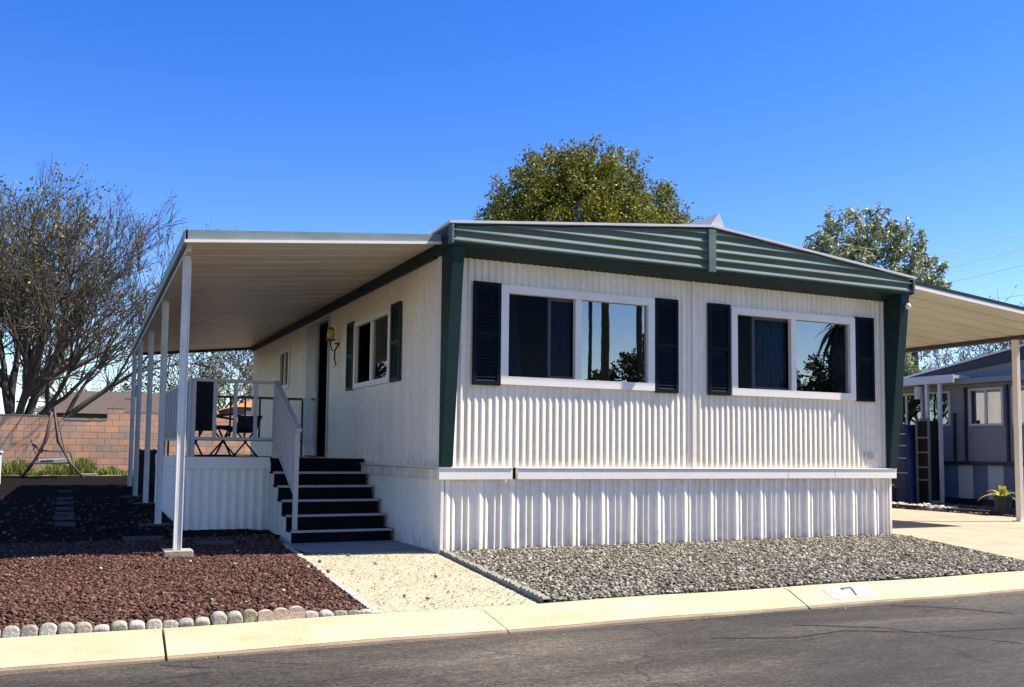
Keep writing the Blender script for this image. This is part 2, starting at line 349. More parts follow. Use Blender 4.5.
# old tar seams along the asphalt
def seam(pts, w):
    rr = random.Random(int(abs(pts[0][0])*100)); P = []; q = []
    for (a, b) in zip(pts[:-1], pts[1:]):
        n = max(2, int(math.hypot(b[0]-a[0], b[1]-a[1])/.05))
        q += [(a[0]+(b[0]-a[0])*i/n, a[1]+(b[1]-a[1])*i/n) for i in range(n)]
    ox = oy = 0
    rows = []
    for i, (x, y) in enumerate(q):
        ox = ox*.9+rr.gauss(0,.007); oy = oy*.9+rr.gauss(0,.007); ww = w*rr.uniform(.25,1)
        z = -.105+.02*math.sin(min(1,max(0,(-4.02-y)/4))*1.5)+.003
        rows.append([(x+ox, y+oy-ww/2, z), (x+ox, y+oy+ww/2, z)])
    return rows
seams = [([(1.05,-4.55),(1.55,-4.85),(1.75,-5.3),(2.1,-5.9),(2.4,-6.6)],.05), ([(2.5,-4.15),(2.9,-4.5),(3.1,-4.9)],.07), ([(.15,-4.75),(.7,-4.95),(1.2,-4.9),(1.75,-5.15),(2.6,-5.3),(4,-5.2)],.035),
         ([(-3.35,-4.15),(-3.0,-4.4),(-2.95,-4.75),(-3.1,-5.3)],.018), ([(-2.9,-4.2),(-2.55,-4.45),(-2.5,-4.8)],.014), ([(-3.1,-4.45),(-3.45,-4.6),(-3.7,-4.8),(-3.8,-5.2)],.012)]
for pts, w in seams: kind(MB().grid(seam(pts, w)).build('road_seam', M['tar']), 'structure')

# kerb: sloped rolled kerb with expansion joints, cast in lengths
def kerb_piece(mb, lip, x0, x1, skew0=0, skew1=0):
    prof = [(-3.64,-.2),(-3.64,.022),(-3.74,.032),(-3.79,.026),(-4.02,-.075),(-4.02,-.2)]
    n = 12
    rows = []
    for i in range(n):
        t = i/(n-1)
        row = []
        for (y, z) in prof:
            x = x0+(x1-x0)*t
            x += (skew0*(1-t)+skew1*t)*(-3.7-y)
            row.append((x, y+.006*math.sin(x*1.7), z+.004*math.sin(x*2.9+1)))
        rows.append(row)
    mb.grid(rows)
    mb.poly(rows[0]); mb.poly(rows[-1][::-1])
    rows = [[(r[4][0], r[4][1]+.004, r[4][2]-.002), (r[4][0], r[4][1]-.022, r[4][2]-.014), (r[4][0], r[4][1]-.03, r[4][2]-.05)] for r in rows]
    lip.grid(rows)
kb = MB(); lp = MB()
joints = [-40,-30,-20,-12.3,-7.9,-3.30,-1.16,1.68,6.2,10.7,15.2,24,40]
for a, b in zip(joints[:-1], joints[1:]):
    sk = .35 if abs(b+1.16) < .01 else 0; sk0 = .35 if abs(a+1.16) < .01 else 0
    wide = abs(a+1.16) < .01
    kerb_piece(kb, lp, a+(.004 if wide else .008), b-(.004 if abs(b+1.16) < .01 else .008), sk0, sk)
kerb = kind(kb.build('kerb', M['curb']), 'structure')
kind(lp.build('kerb_lip', M['gutterlip'], kerb), 'structure')
# white patch with the house number 7 painted on the kerb face
def kface(x, t, lift):
    y0, z0, y1, z1 = -3.79,.026,-4.02,-.075
    y = y0+(y1-y0)*t; return (x, y+.006*math.sin(x*1.7), z0+(z1-z0)*t+.004*math.sin(x*2.9+1)+lift)
p = MB()
for i in range(9):
    xa, xb = 2.02+i*.055, 2.02+(i+1)*.055
    ta, tb = (.10, .78)
    p.poly([kface(xa, tb+.03*math.sin(i*2.), .004), kface(xb, tb+.03*math.sin(i*2+2), .004), kface(xb, ta, .004), kface(xa, ta, .004)])
patch = kind(p.build('number_patch', M['paintwhite'], kerb), 'structure')
s7 = MB()
def k7(u, v): return kface(2.215+u*.13, .17+v*.52, .008)
s7.poly([k7(0,.16), k7(1,.16), k7(1,0), k7(0,0)]); s7.poly([k7(0,.32), k7(.14,.30), k7(.14,.165), k7(0,.165)])
s7.poly([k7(.48,1), k7(.66,1), k7(1,.165), k7(.80,.165)])
kind(s7.build('house_number', M['paintblack'], kerb), 'structure')

# beds, path, driveway: sheets stepped a few millimetres
def sheet(name, poly_fn, xs, ys, m, lift, rough=0.0, k='structure'):
    rr = random.Random(3)
    return kind(MB().grid([[(poly_fn(t, y), y, gz(poly_fn(t, y), y)+lift+rr.uniform(0, rough)) for t in xs] for y in ys]).build(name, m), k)
def pathL(y): return -1.43-.083*(1.5-y)
def pathR(y): return .0-.149*(.12-y) if y < .12 else .0
sheet('lava_bed', lambda t, y: -14+t*(pathL(min(y,1.5))+.0+14), frange(0, 1, 90), frange(-3.62, 2.2, 50), M['lavabase'], -.004, .012)
sheet('yard', lambda t, y: -14+14*t, frange(0, 1, 60), frange(2.2, 20.6, 60), M['soil_shade'], .0, .03)  # black sheet: the yard's shade is put into the ground colour
sheet('back_strip', lambda t, y: -14+14.5*t, frange(0, 1, 60), frange(20.6, 22.98, 12), M['dirt'], .0, .03)
kind(MB().grid([[(pathL(y)+t*(pathR(y)-pathL(y)), y, .006) for t in frange(0,1,6)] for y in frange(-3.64, .45, 12)]).build('path', M['path']), 'structure')
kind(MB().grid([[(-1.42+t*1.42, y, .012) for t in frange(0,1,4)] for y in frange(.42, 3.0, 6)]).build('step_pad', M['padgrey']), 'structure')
def drvL(y): return 5.36+.490*(y+3.64) if y < -.07 else 7.02
kind(MB().grid([[(pathR(y)+.06+t*(drvL(y)-pathR(y)-.06), y, .0+rnd.uniform(0,.02)) for t in frange(0,1,50)] for y in frange(-3.62, .3, 24)]).build('gravel_bed', M['greybase']), 'structure')
drv = MB()
ys = frange(-3.64, -.07, 8)
for a, b in zip(ys[:-1], ys[1:]):
    drv.poly([(drvL(a),a,.035),(12.3,a,.035),(12.3,b,.035),(drvL(b),b,.035)])
    drv.poly([(drvL(a),a,-.03),(drvL(a),a,.035),(drvL(b),b,.035),(drvL(b),b,-.03)])
drv.poly([(7.0,-.07,.035),(12.3,-.07,.035),(12.3,2.48,.035),(7.0,2.48,.035)])
drv.poly([(7.0,2.5,.035),(12.3,2.5,.035),(12.3,16,.035),(7.0,16,.035)])
drv.poly([(12.3,-3.64,-.03),(12.3,16,-.03),(12.3,16,.035),(12.3,-3.64,.035)])
kind(drv.build('driveway', M['concrete']), 'structure')
kind(MB().grid([[(x, y, .004+rnd.uniform(0,.03)) for x in frange(12.32, 15.4, 20)] for y in frange(-3.62, 14, 60)]).build('side_bed', M['soil_shade']), 'structure')

# loose stones, one stuff object per gravel
PHI = (1+5**.5)/2
ICO = np.array([(-1,PHI,0),(1,PHI,0),(-1,-PHI,0),(1,-PHI,0),(0,-1,PHI),(0,1,PHI),(0,-1,-PHI),(0,1,-PHI),(PHI,0,-1),(PHI,0,1),(-PHI,0,-1),(-PHI,0,1)], float)/math.sqrt(1+PHI*PHI)
ICF = np.array([(0,11,5),(0,5,1),(0,1,7),(0,7,10),(0,10,11),(1,5,9),(5,11,4),(11,10,2),(10,7,6),(7,1,8),(3,9,4),(3,4,2),(3,2,6),(3,6,8),(3,8,9),(4,9,5),(2,4,11),(6,2,10),(8,6,7),(9,8,1)])
def rot_batch(n):
    q = nr.normal(size=(n,4)); q /= np.linalg.norm(q, axis=1)[:,None]; w,x,y,z = q.T
    return np.stack([1-2*(y*y+z*z),2*(x*y-z*w),2*(x*z+y*w),2*(x*y+z*w),1-2*(x*x+z*z),2*(y*z-x*w),2*(x*z-y*w),2*(y*z+x*w),1-2*(x*x+y*y)],1).reshape(n,3,3)
def stones(name, P, r0, r1, m, k='stuff', parent=None, flat=.75):
    n = len(P); r = r0+(r1-r0)*1.35*nr.random(n)**1.7
    V = ICO[None]*nr.uniform(.7,1.25,(n,12,1))*nr.uniform(.65,1.2,(n,1,3))
    V = np.einsum('nij,nkj->nki', rot_batch(n), V)*r[:,None,None]; V[:,:,2] *= flat
    V += P[:,None,:]
    F = (ICF[None]+12*np.arange(n)[:,None,None]).reshape(-1,3)
    o = np_mesh(name, V.reshape(-1,3), F, m, parent)
    if k: kind(o, k)
    return o
def scatter(n, x0, x1, y0, y1, test, z):
    P = np.stack([nr.uniform(x0,x1,n), nr.uniform(y0,y1,n), np.zeros(n)],1)
    P = np.array([p for p in P if test(p[0],p[1])]); P[:,2] = [z(p[0],p[1]) for p in P]; P[:,2] += nr.uniform(0,.022,len(P)); return P
stones('lava_gravel', scatter(72000,-6.6,-1.3,-3.55,2.2, lambda x,y: x < pathL(min(y,1.5))-.045 and not (x > -2.42 and y > 3.1), lambda x,y: gz(x,y)+.012+.02*math.sin(x*1.3)*math.sin(y*1.7)), .0075,.018, M['lava'])
stones('grey_gravel', scatter(64000,-.6,7.0,-3.6,.02, lambda x,y: pathR(y)+.09 < x < drvL(y)-.03, lambda x,y: .012), .009,.021, M['gravel'])
stones('shaded_lava_gravel', scatter(1300,-6.6,-1.4,2.0,9.0, lambda x,y: not (x > -2.42 and y > 3.1), lambda x,y: gz(x,y)+.008), .012,.028, M['lava'])
stones('pale_chips', scatter(16,-4.6,-1.4,-3.4,1.0, lambda x,y: x < pathL(y)-.06, lambda x,y: .04), .010,.018, M['whiterock'])
stones('path_grit', scatter(2600,-1.9,.0,-3.6,.4, lambda x,y: pathL(y)+.03 < x < pathR(y)-.05, lambda x,y: .004), .004,.009, M['grit'], flat=.5)
stones('path_pebbles', np.array([(-1.48,-.4,.02),(-1.05,.08,.02),(-1.0,-.75,.02),(-.78,-1.9,.02),(-1.42,-2.9,.02),(-1.3,-3.1,.02),(-1.6,-1.2,.02)]), .02,.032, M['brownstone'])
stones('brown_gravel', scatter(5200,12.35,14.9,1.0,8, lambda x,y: True, lambda x,y: .03), .015,.04, M['brownstone'])

def litter(n, fn, m, name):
    P = np.array([fn() for _ in range(n)])
    a = nr.uniform(0,6.28,n); sz = nr.uniform(.012,.03,n); V = np.zeros((n,4,3)); d = np.stack([np.cos(a),np.sin(a),nr.uniform(-.2,.4,n)],1); e = np.stack([-np.sin(a),np.cos(a),nr.uniform(-.3,.3,n)],1)
    V[:,0] = P; V[:,1] = P+d*(sz*.6)[:,None]+e*(sz*.35)[:,None]; V[:,2] = P+d*(sz*1.3)[:,None]; V[:,3] = P+d*(sz*.6)[:,None]-e*(sz*.35)[:,None]
    return kind(np_mesh(name, V.reshape(-1,3), np.arange(4)[None]+4*np.arange(n)[:,None], m), 'stuff')
def _spot():
    q = rnd.random()
    if q < .35: return (rnd.uniform(-4.5,6), -4.06-abs(rnd.gauss(0,.10)), -.095)
    if q < .6: return (rnd.uniform(-1.7,-.3), rnd.uniform(-3.4,.3), .016)
    if q < .8: return (rnd.uniform(-.2,6), rnd.uniform(-3.4,-.1), .05)
    return (rnd.uniform(-4.4,-1.9), rnd.uniform(-3.4,.8), .055)
litter(150, _spot, M['leaf_litter'], 'leaf_litter')

# grass tufts at the foot of the back wall
def blades(name, n, x0, x1, y0, y1, h0, h1, m):
    c = np.stack([nr.uniform(x0,x1,n), nr.uniform(y0,y1,n)],1); h = nr.uniform(h0,h1,n); a = nr.uniform(0,6.28,n); ln = nr.uniform(.1,.7,n)*h
    clump = (np.sin(c[:,0]*3.1)+np.sin(c[:,0]*7.3+1)+1.6)/3.2; h *= .35+np.clip(clump,0,1)
    z = np.array([gz(x,y) for x,y in c])+.0; w = .018
    d = np.stack([np.cos(a),np.sin(a)],1); e = np.stack([-d[:,1],d[:,0]],1)
    V = np.zeros((n,4,3))
    V[:,0,:2] = c-e*w; V[:,1,:2] = c+e*w; V[:,2,:2] = c+e*w*.4+d*ln[:,None]; V[:,3,:2] = c-e*w*.4+d*ln[:,None]
    V[:,0,2] = V[:,1,2] = z; V[:,2,2] = V[:,3,2] = z+h
    return kind(np_mesh(name, V.reshape(-1,3), (np.arange(4)[None]+4*np.arange(n)[:,None]), m), 'stuff')
blades('grass', 7000, -6.6, -2.6, 21.0, 22.9, .12, .42, M['grass'])
blades('dry_grass', 2200, -2.6, .5, 20.9, 22.9, .08, .3, M['grass'])

# ------------------------------------------------------------------ mobile home
W, DEP, ZB, ZW = 6.95, 12.32, .975, 3.44
home = thing('mobile_home', 'white ribbed mobile home with green mansard fascia and dark shutters', 'mobile home', (0,0,0))

def ribs(length, pitch, depth, duty=.5):
    """(u, d) profile of trapezoid ribs"""
    pr = []; u = 0; a = pitch*.10
    while u < length:
        for q, d in ((0,0),(.14,0),(.20,.35),(.30,.92),(.36,1),(.46,1),(.56,.86),(.78,.30),(.90,.06)):
            if u+q*pitch < length: pr.append((u+q*pitch, d*depth))
        u += pitch
    pr.append((length, 0)); return pr
def skirt_profile(length):
    pat = [(0,0),(.030,0),(.037,.042),(.052,.045),(.100,.030),(.108,.012),(.118,.012),(.124,.032),(.134,.033),(.172,.008),(.184,0),(.232,0),(.238,.036),(.247,.036),(.272,.002),(.310,0),(.316,.036),(.325,.036),(.350,.002),(.408,0)]
    pr = []; u = 0
    while u < length:
        for a, d in pat:
            if u+a < length: pr.append((u+a, d))
        u += .41
    pr.append((length, 0)); return pr
def ribbed(mb, prof, put, z0, z1, holes=(), wav=0):
    """vertical ribbed sheet; put(u, d, z) -> point; holes (u0,u1,za,zb)"""
    us = sorted(set([p[0] for p in prof] + [h for ho in holes for h in ho[:2]]))
    def dep(u):
        for (a, da), (b, db) in zip(prof[:-1], prof[1:]):
            if a <= u <= b: return da+(db-da)*((u-a)/(b-a) if b > a else 0)
        return 0
    for a, b in zip(us[:-1], us[1:]):
        mid = (a+b)/2; cuts = [(z0, z1)]
        for (h0, h1, za, zb) in holes:
            if h0 <= mid <= h1: cuts = [(lo, hi) for c in cuts for lo, hi in ((c[0], min(c[1], za)), (max(c[0], zb), c[1])) if hi > lo+1e-6]
        da, db = dep(a+1e-7), dep(b-1e-7)
        for lo, hi in cuts:
            zs = [lo, hi] if not wav else frange(lo, hi, 6)
            for q0, q1 in zip(zs[:-1], zs[1:]):
                wv = lambda u, z: wav*math.sin(u*9+3*math.sin(z*3.1+u))*math.sin(math.pi*(z-z0)/(z1-z0))
                mb.poly([put(a+wv(a,q0),da,q0), put(b+wv(b,q0),db,q0), put(b+wv(b,q1),db,q1), put(a+wv(a,q1),da,q1)])
WIN = [(.70,2.86,1.95,3.14),(4.08,6.28,1.94,3.13)]
holes = [(a+.06,b-.06,c+.06,d-.06) for a,b,c,d in WIN]
f = MB()
pf = ribs(W, .0886, .0135, .48)
# each half of the house has flat trim at its edges: flatten ribs beside the seam
pf = [(u, 0 if 3.40 < u < 3.56 else d) for u, d in pf]
ribbed(f, pf, lambda u,d,z: (u, -d, z), ZB, ZW, holes)
f.build('front_siding', M['siding'], home)
f = MB(); ribbed(f, ribs(DEP, .0886, .007, .48), lambda u,d,z: (-d, u, z), ZB, ZW, [(1.99,3.60,2.13,3.01),(8.26,9.05,2.41,3.09),(5.26,6.66,1.04,3.36)])
f.build('side_siding', M['siding'], home)
MB().poly([(W,0,0),(W,DEP,0),(W,DEP,ZW),(W,0,ZW)]).poly([(0,DEP,0),(W,DEP,0),(W,DEP,ZW+.1),(0,DEP,ZW+.1)]).build('rear_siding', M['siding'], home)
MB().box(3.462,3.496,-.019,-.004,ZB,ZW).build('seam_strip', M['white'], home)
for x0, x1 in ((-.008,.03),(W-.05,W-.02)):
    MB().box(x0,x1,-.02,.03 if x0<1 else -.004,ZB,ZW).build('corner_trim', M['white'], home)
f = MB(); ribbed(f, skirt_profile(6.93), lambda u,d,z: (u+.0, .018-d, z), .0, .842, wav=.0025); f.build('front_skirting', M['skirting'], home)
f = MB(); ribbed(f, [(0,0)]+[q for i in range(30) for q in ((.405*i+.392,0),(.405*i+.394,-.035),(.405*i+.408,-.035),(.405*i+.41,0)) if .405*i+.41 < DEP]+[(DEP,0)], lambda u,d,z: (-.008-d, u, z), .0, .842); f.build('side_skirting', M['skirting'], home)
MB().box(W-.03,W+.01,-.02,.02,0,.842).build('skirting_corner', M['skirting'], home); MB().box(-.022,.014,-.03,.02,0,.842).build('skirting_corner', M['skirting'], home)
b = MB()
for x0, x1 in ((-.062,.86),(.925,5.0),(5.006,5.84),(5.846,7.02)): b.box(x0,x1,-.062,.0,.838,.962); b.box(x0,x1,-.072,.0,.964,.979)
b.box(7.0,7.02,.002,DEP,.838,.979)
b.build('belt_trim', M['white'], home, bevel=.004)
MB().box(-.05,.0,.005,DEP,.838,.955).box(-.075,.0,.005,DEP,.962,.979).build('side_belt_trim', M['siding'], home)

# roof and its cap
rf = MB(); XL, XR, YF, YB = -.10, 7.12, -.392, DEP+.25
zr = lambda x: 3.735+.355*(1-abs(x-3.52)/3.6)
for xa, xb in ((XL,3.52),(3.52,XR)):
    za, zb = zr(xa), zr(xb)
    rf.prism([(xa,YF,za-.022),(xb,YF,zb-.022),(xb,YF,zb+.008),(xa,YF,za+.008)], (0,YB-YF,0))
rf.build('roof', M['roof'], home)
rc = MB(); rc.prism([(3.50,-.37,4.105),(3.71,-.37,4.085),(3.63,-.37,4.27)], (0,1.6,0)); rc.build('ridge_cap', M['roof'], home)

# mansard: horizontal corrugations, top cut by the roof slope
mz = MB(); xs = frange(-.06, 7.06, 40); zs = frange(3.50, 4.08, 110)
def my(z):
    p = ((z-3.5)/.112) % 1
    q = sm(p/.26) if p < .26 else 1-((p-.26)/.74)**1.15
    return -.338-.042*q
rows = []
for z in zs: rows.append([(x, my(min(z, zr(x)-.045)), min(z, zr(x)-.045)) for x in xs])
mz.grid(rows); mz.build('mansard_fascia', M['mansard'], home, smooth=True)
mz = MB()
MB().box(3.44,3.555,-.405,-.33,3.482,4.03).build('fascia_batten', M['mansard'], home, bevel=.004)
for x0 in (-.085, 7.055): MB().box(x0,x0+.03,-.402,-.30,3.485,3.70).build('fascia_batten', M['mansard'], home, bevel=.004)
MB().box(-.06,7.06,-.362,-.332,3.476,3.502).prism([(-.06,-.332,3.482),(-.06,.02,3.41),(-.06,.02,3.43),(-.06,-.332,3.50)], (7.12,0,0)).build('soffit', M['green'], home)
# end returns of the mansard and dark eave bands along both sides
for x0 in (-.06, 7.03): MB().prism([(x0,-.37,3.50),(x0,.25,3.45),(x0,.25,3.71),(x0,-.375,3.70)], (.04,0,0)).build('fascia_end', M['green'], home)
MB().box(-.055,.0,.26,DEP,3.43,3.60).build('eave_band', M['green'], home)
MB().box(7.0,7.04,.26,DEP,3.43,3.64).build('eave_band', M['green'], home)
for x0, x1 in ((-.045,.10),(6.875,7.03)):
    pl = MB(); pl.prism([(x0,-.075,.985),(x0,.0,.985),(x0,.0,3.44),(x0,-.345,3.478)], (x1-x0,0,0)); pl.build('corner_pillar', M['green'], home, bevel=.004)
# floodlight on the right pillar
fl = MB(); fl.lathe([(.0,-.03),(.036,-.03),(.04,.02),(.025,.045),(0,.045)], (6.985,-.355,3.30), 14); fl.bar((6.985,-.35,3.33),(6.985,-.325,3.35),.03)
fl.build('floodlight', M['white'], home, smooth=True)
MB().box(6.45,6.62,-.022,-.012,1.12,1.2).build('outlet_plate', M['rail'], home)

def win_front(a, b, c, d, curtain, cm):
    fr = MB(); y0, y1 = -.045, .03; w = .10
    fr.box(a,b,y0,y1,d-w,d); fr.box(a,b,y0,y1,c,c+w); fr.box(a,a+w,y0,y1,c+w,d-w); fr.box(b-w,b,y0,y1,c+w,d-w)
    mx = a+(b-a)*.485; fr.box(mx-.045,mx+.045,y0+.006,y1,c+w,d-w)
    o = fr.build('window', M['white'], home, bevel=.004)
    i0, i1, j0, j1 = a+w, b-w, c+w, d-w
    MB().poly([(mx+.045,.005,j0),(i1,.005,j0),(i1,.005,j1),(mx+.045,.005,j1)]).build('glass_pane', M['glass'], o)
    MB().poly([(i0,.022,j0),(mx-.045,.022,j0),(mx-.045,.022,j1),(i0,.022,j1)]).build('insect_screen', M['screenglass'], o)
    # the sliding sash, parked partly across the opening
    s0, s1 = curtain['sash']; sb = MB(); t = .035
    sb.box(s0,s0+t,.026,.05,j0,j1); sb.box(s0+t,s1,.026,.05,j1-t,j1); sb.box(s0+t,s1,.026,.05,j0,j0+t)
    sb.build('sash', M['rail'], o)
    # room behind
    rm = MB(); x0, x1, Y1 = a+.02, b-.02, 1.6
    rm.poly([(x0,.06,c),(x0,Y1,c),(x0,Y1,d),(x0,.06,d)]); rm.poly([(x1,.06,c),(x1,Y1,c),(x1,Y1,d),(x1,.06,d)])
    rm.poly([(x0,Y1,c),(x1,Y1,c),(x1,Y1,d),(x0,Y1,d)]); rm.poly([(x0,.06,c),(x1,.06,c),(x1,Y1,c),(x0,Y1,c)]); rm.poly([(x0,.06,d),(x1,.06,d),(x1,Y1,d),(x0,Y1,d)])
    rm.build('room', M['dark'], o)
    for (c0, c1, ct0, ct1) in curtain['folds']:
        P = []
        for z, q0, q1 in ((d-.03,ct0,ct1),((c+d)/2,(c0+ct0)/2,(c1+ct1)/2),(c+.02,c0,c1)):
            P.append([(q0+(q1-q0)*i/40, .13+.028*math.sin(i*1.15)+.01*math.sin(i*.37), z) for i in range(41)])
        MB().grid(P).build('curtain', cm, o, smooth=True)
    return o
win_front(*WIN[0], dict(sash=(1.36,1.70), folds=[(.78,1.08,.78,.96),(1.40,1.72,1.40,1.72)]), M['curtain'])
win_front(*WIN[1], dict(sash=(4.48,5.10), folds=[(4.54,5.12,4.54,5.12),(6.02,6.22,6.04,6.22)]), M['curtain2'])

def shutter(put, w, z0, z1):
    """louvred shutter; put(u, d, z)"""
    s = MB(); t = .045; D = .035
    def bx(u0,u1,d0,d1,za,zb):
        P = [put(u,d,z) for z in (za,zb) for (u,d) in ((u0,d0),(u1,d0),(u1,d1),(u0,d1))]; n = len(s.v); s.v += P
        for q in ((0,3,2,1),(4,5,6,7),(0,1,5,4),(1,2,6,5),(2,3,7,6),(3,0,4,7)): s.f.append([n+i for i in q])
    bx(0,t,.004,D,z0,z1); bx(w-t,w,.004,D,z0,z1); bx(t,w-t,.004,D,z1-t,z1); bx(t,w-t,.004,D,z0,z0+t); bx(t,w-t,.004,.012,z0+t,z1-t)
    zm = (z0+z1)/2; bx(t,w-t,.004,D,zm-.025,zm+.025)
    n = int((z1-z0-2*t)/.042)
    for i in range(n):
        z = z0+t+.004+i*.042
        if abs(z+.018-zm) < .045: continue
        P = [put(t,.030,z),put(w-t,.030,z),put(w-t,.014,z+.036),put(t,.014,z+.036)]
        s.poly(P); s.poly([put(t,.030,z),put(w-t,.030,z),put(w-t,.014,z),put(t,.014,z)])
    return s
for x in (.345, 2.872, 3.705, 6.292):
    shutter(lambda u,d,z,x=x: (x+u, -.013-d, z), .35, 1.935, 3.15).build('shutter', M['navy'], home)
for y, w in ((1.50,.38),(3.69,.36)):
    shutter(lambda u,d,z,y=y: (-.008-d, y+u, z), w, 2.065, 3.10).build('shutter', M['green'], home)
def win_side(a, b, c, d, w=.075):
    fr = MB(); x0, x1 = -.04, .03; mx = (a+b)/2
    fr.box(x0,x1,a,b,d-w,d); fr.box(x0,x1,a,b,c,c+w); fr.box(x0,x1,a,a+w,c+w,d-w); fr.box(x0,x1,b-w,b,c+w,d-w); fr.box(x0+.006,x1,mx-.03,mx+.03,c+w,d-w)
    o = fr.build('window', M['white'], home, bevel=.003)
    MB().poly([(.0,a+w,c+w),(.0,mx-.03,c+w),(.0,mx-.03,d-w),(.0,a+w,d-w)]).build('glass_pane', M['glass_side'], o)
    MB().poly([(.012,mx+.03,c+w),(.012,b-w,c+w),(.012,b-w,d-w),(.012,mx+.03,d-w)]).build('glass_pane', M['screenglass'], o)
    X1 = .9
    rm = MB().poly([(.035,a,c),(X1,a,c),(X1,a,d),(.035,a,d)]).poly([(.035,b,c),(X1,b,c),(X1,b,d),(.035,b,d)]).poly([(X1,a,c),(X1,b,c),(X1,b,d),(X1,a,d)]).poly([(.035,a,c),(X1,a,c),(X1,b,c),(.035,b,c)]).poly([(.035,a,d),(X1,a,d),(X1,b,d),(.035,b,d)])
    rm.build('room', M['dark'], o)
win_side(1.93,3.66,2.07,3.07); win_side(8.2,9.1,2.35,3.14)
# doorway: jamb, pale door leaf swung a little out, dark opening
dr = MB(); dr.box(-.03,.03,5.20,5.26,1.04,3.38); dr.box(-.03,.03,6.66,6.72,1.04,3.38); dr.box(-.03,.03,5.26,6.66,3.32,3.38)
dj = dr.build('door_frame', M['door'], home)
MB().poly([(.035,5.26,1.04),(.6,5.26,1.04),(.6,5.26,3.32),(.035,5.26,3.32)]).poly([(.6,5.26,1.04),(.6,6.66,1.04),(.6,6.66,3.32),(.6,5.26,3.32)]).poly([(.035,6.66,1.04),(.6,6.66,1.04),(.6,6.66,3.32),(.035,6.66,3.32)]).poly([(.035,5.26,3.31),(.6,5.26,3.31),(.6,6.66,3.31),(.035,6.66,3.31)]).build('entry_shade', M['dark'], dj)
dl = MB(); dl.box(-.055,-.012,5.88,6.66,1.06,3.31).box(-.066,-.056,5.96,6.58,1.2,2.05).box(-.066,-.056,5.96,6.58,2.2,3.2)
do = dl.build('door', M['door'], home, bevel=.004)
MB().lathe([(0,-.02),(.02,-.02),(.026,0),(.02,.02),(0,.02)], (-.095,5.95,2.02), 10).bar((-.095,5.95,2.02),(-.055,5.95,2.02),.015).build('door_handle', M['brass'], do, smooth=True)
# brass wall lantern
wl = MB(); wl.lathe([(0,0),(.05,0),(.05,.02),(0,.02)], (-.03,4.62,2.84), 12); wl.tube([(-.01,4.62,2.84),(-.07,4.62,2.74),(-.12,4.62,2.74),(-.14,4.62,2.82),(-.14,4.62,2.9)], .012, 8)
wl.tube([(-.07,4.62,2.74),(-.075,4.62,2.6),(-.05,4.62,2.52),(-.08,4.62,2.47)], [.012,.014,.012,.006], 8); LB = wl.build('wall_lantern', M['lanternbrown'], home, smooth=True); wl = MB(); wl.lathe([(.02,2.88),(.075,2.9),(.08,2.92),(.02,2.92)], (-.14,4.62,0), 12); wl.build('lantern_tray', M['brass'], LB, smooth=True); wl = MB(); wl.lathe([(.062,3.06),(.066,3.07),(.03,3.10),(.0,3.12)], (-.14,4.62,0), 12)
wl.build('lantern_cap', M['brass'], LB, smooth=True)
MB().lathe([(.045,2.92),(.064,2.96),(.064,3.02),(.052,3.06)], (-.14,4.62,0), 14).build('lantern_globe', M['globe'], LB, smooth=True)

# ------------------------------------------------------------------ awnings
def awning(root, P, n, m, thick=.05):
    """P(u, v): u 0..1 from house outward, v metres along; pans run outward with narrow ribs"""
    mb = MB(); L = n*.42; pr = []
    for i in range(n): pr += [(i*.42,0),(i*.42+.36,0),(i*.42+.368,.03),(i*.42+.412,.03)]
    pr.append((L,0)); us = frange(0,1,8)
    mb.grid([[Vector(P(u, v/L))+Vector((0,0,d)) for v, d in pr] for u in us])
    mb.grid([[Vector(P(u, v))+Vector((0,0,thick)) for v in (0,1)] for u in us])
    return mb.build('roof_pan', m, root)
pc = thing('patio_cover', 'long flat metal patio cover with grey gutter along left side of home', 'patio cover', (-2.7,0,0))
AL = 12.32
def PA(u, t):   # underside of the patio cover
    xo = -2.84+.22*t; return (-.056+(xo+.056)*u, .02+AL*t, 3.575-.045*t+(3.30-3.575+.0*t)*u)
awning(pc, PA, 29, M['pan'])
g = MB()
a, b = Vector(PA(1,0)), Vector(PA(0,0))
g.prism([a+Vector((-.02,-.03,-.01)), b+Vector((.0,-.03,-.01)), b+Vector((.0,-.03,.085)), a+Vector((-.02,-.03,.105))], (0,.03,0))
a, b = Vector(PA(1,0)), Vector(PA(1,1))
g.prism([a+Vector((-.03,-.03,-.02)), a+Vector((.0,-.03,-.02)), a+Vector((.0,-.03,.10)), a+Vector((-.03,-.03,.105))], (b-a)+Vector((0,.06,0)))
g.build('gutter', M['gutter'], pc)
a, b = Vector(PA(1,0)), Vector(PA(0,0))
MB().prism([a+Vector((-.03,-.045,-.03)), b+Vector((0,-.045,-.03)), b+Vector((0,-.045,.0)), a+Vector((-.03,-.045,.0))], (0,.03,0)).build('front_lip', M['white'], pc)
a, b = Vector(PA(0,1)), Vector(PA(1,1))
MB().prism([a+Vector((0,.0,-.06)), b+Vector((0,.0,-.06)), b+Vector((0,.0,.08)), a+Vector((0,.0,.08))], (0,.04,0)).build('rear_beam', M['railbrown'], pc)
MB().bar(Vector(PA(.985,.02))+Vector((0,0,-.035)), Vector(PA(.985,.99))+Vector((0,0,-.035)), .05, .07).build('outer_beam', M['post'], pc)
posts = [(.50,.095,-2.785),(3.9,None,-2.69),(7.4,None,-2.60),(9.0,None,-2.665),(11.8,None,-2.60)]
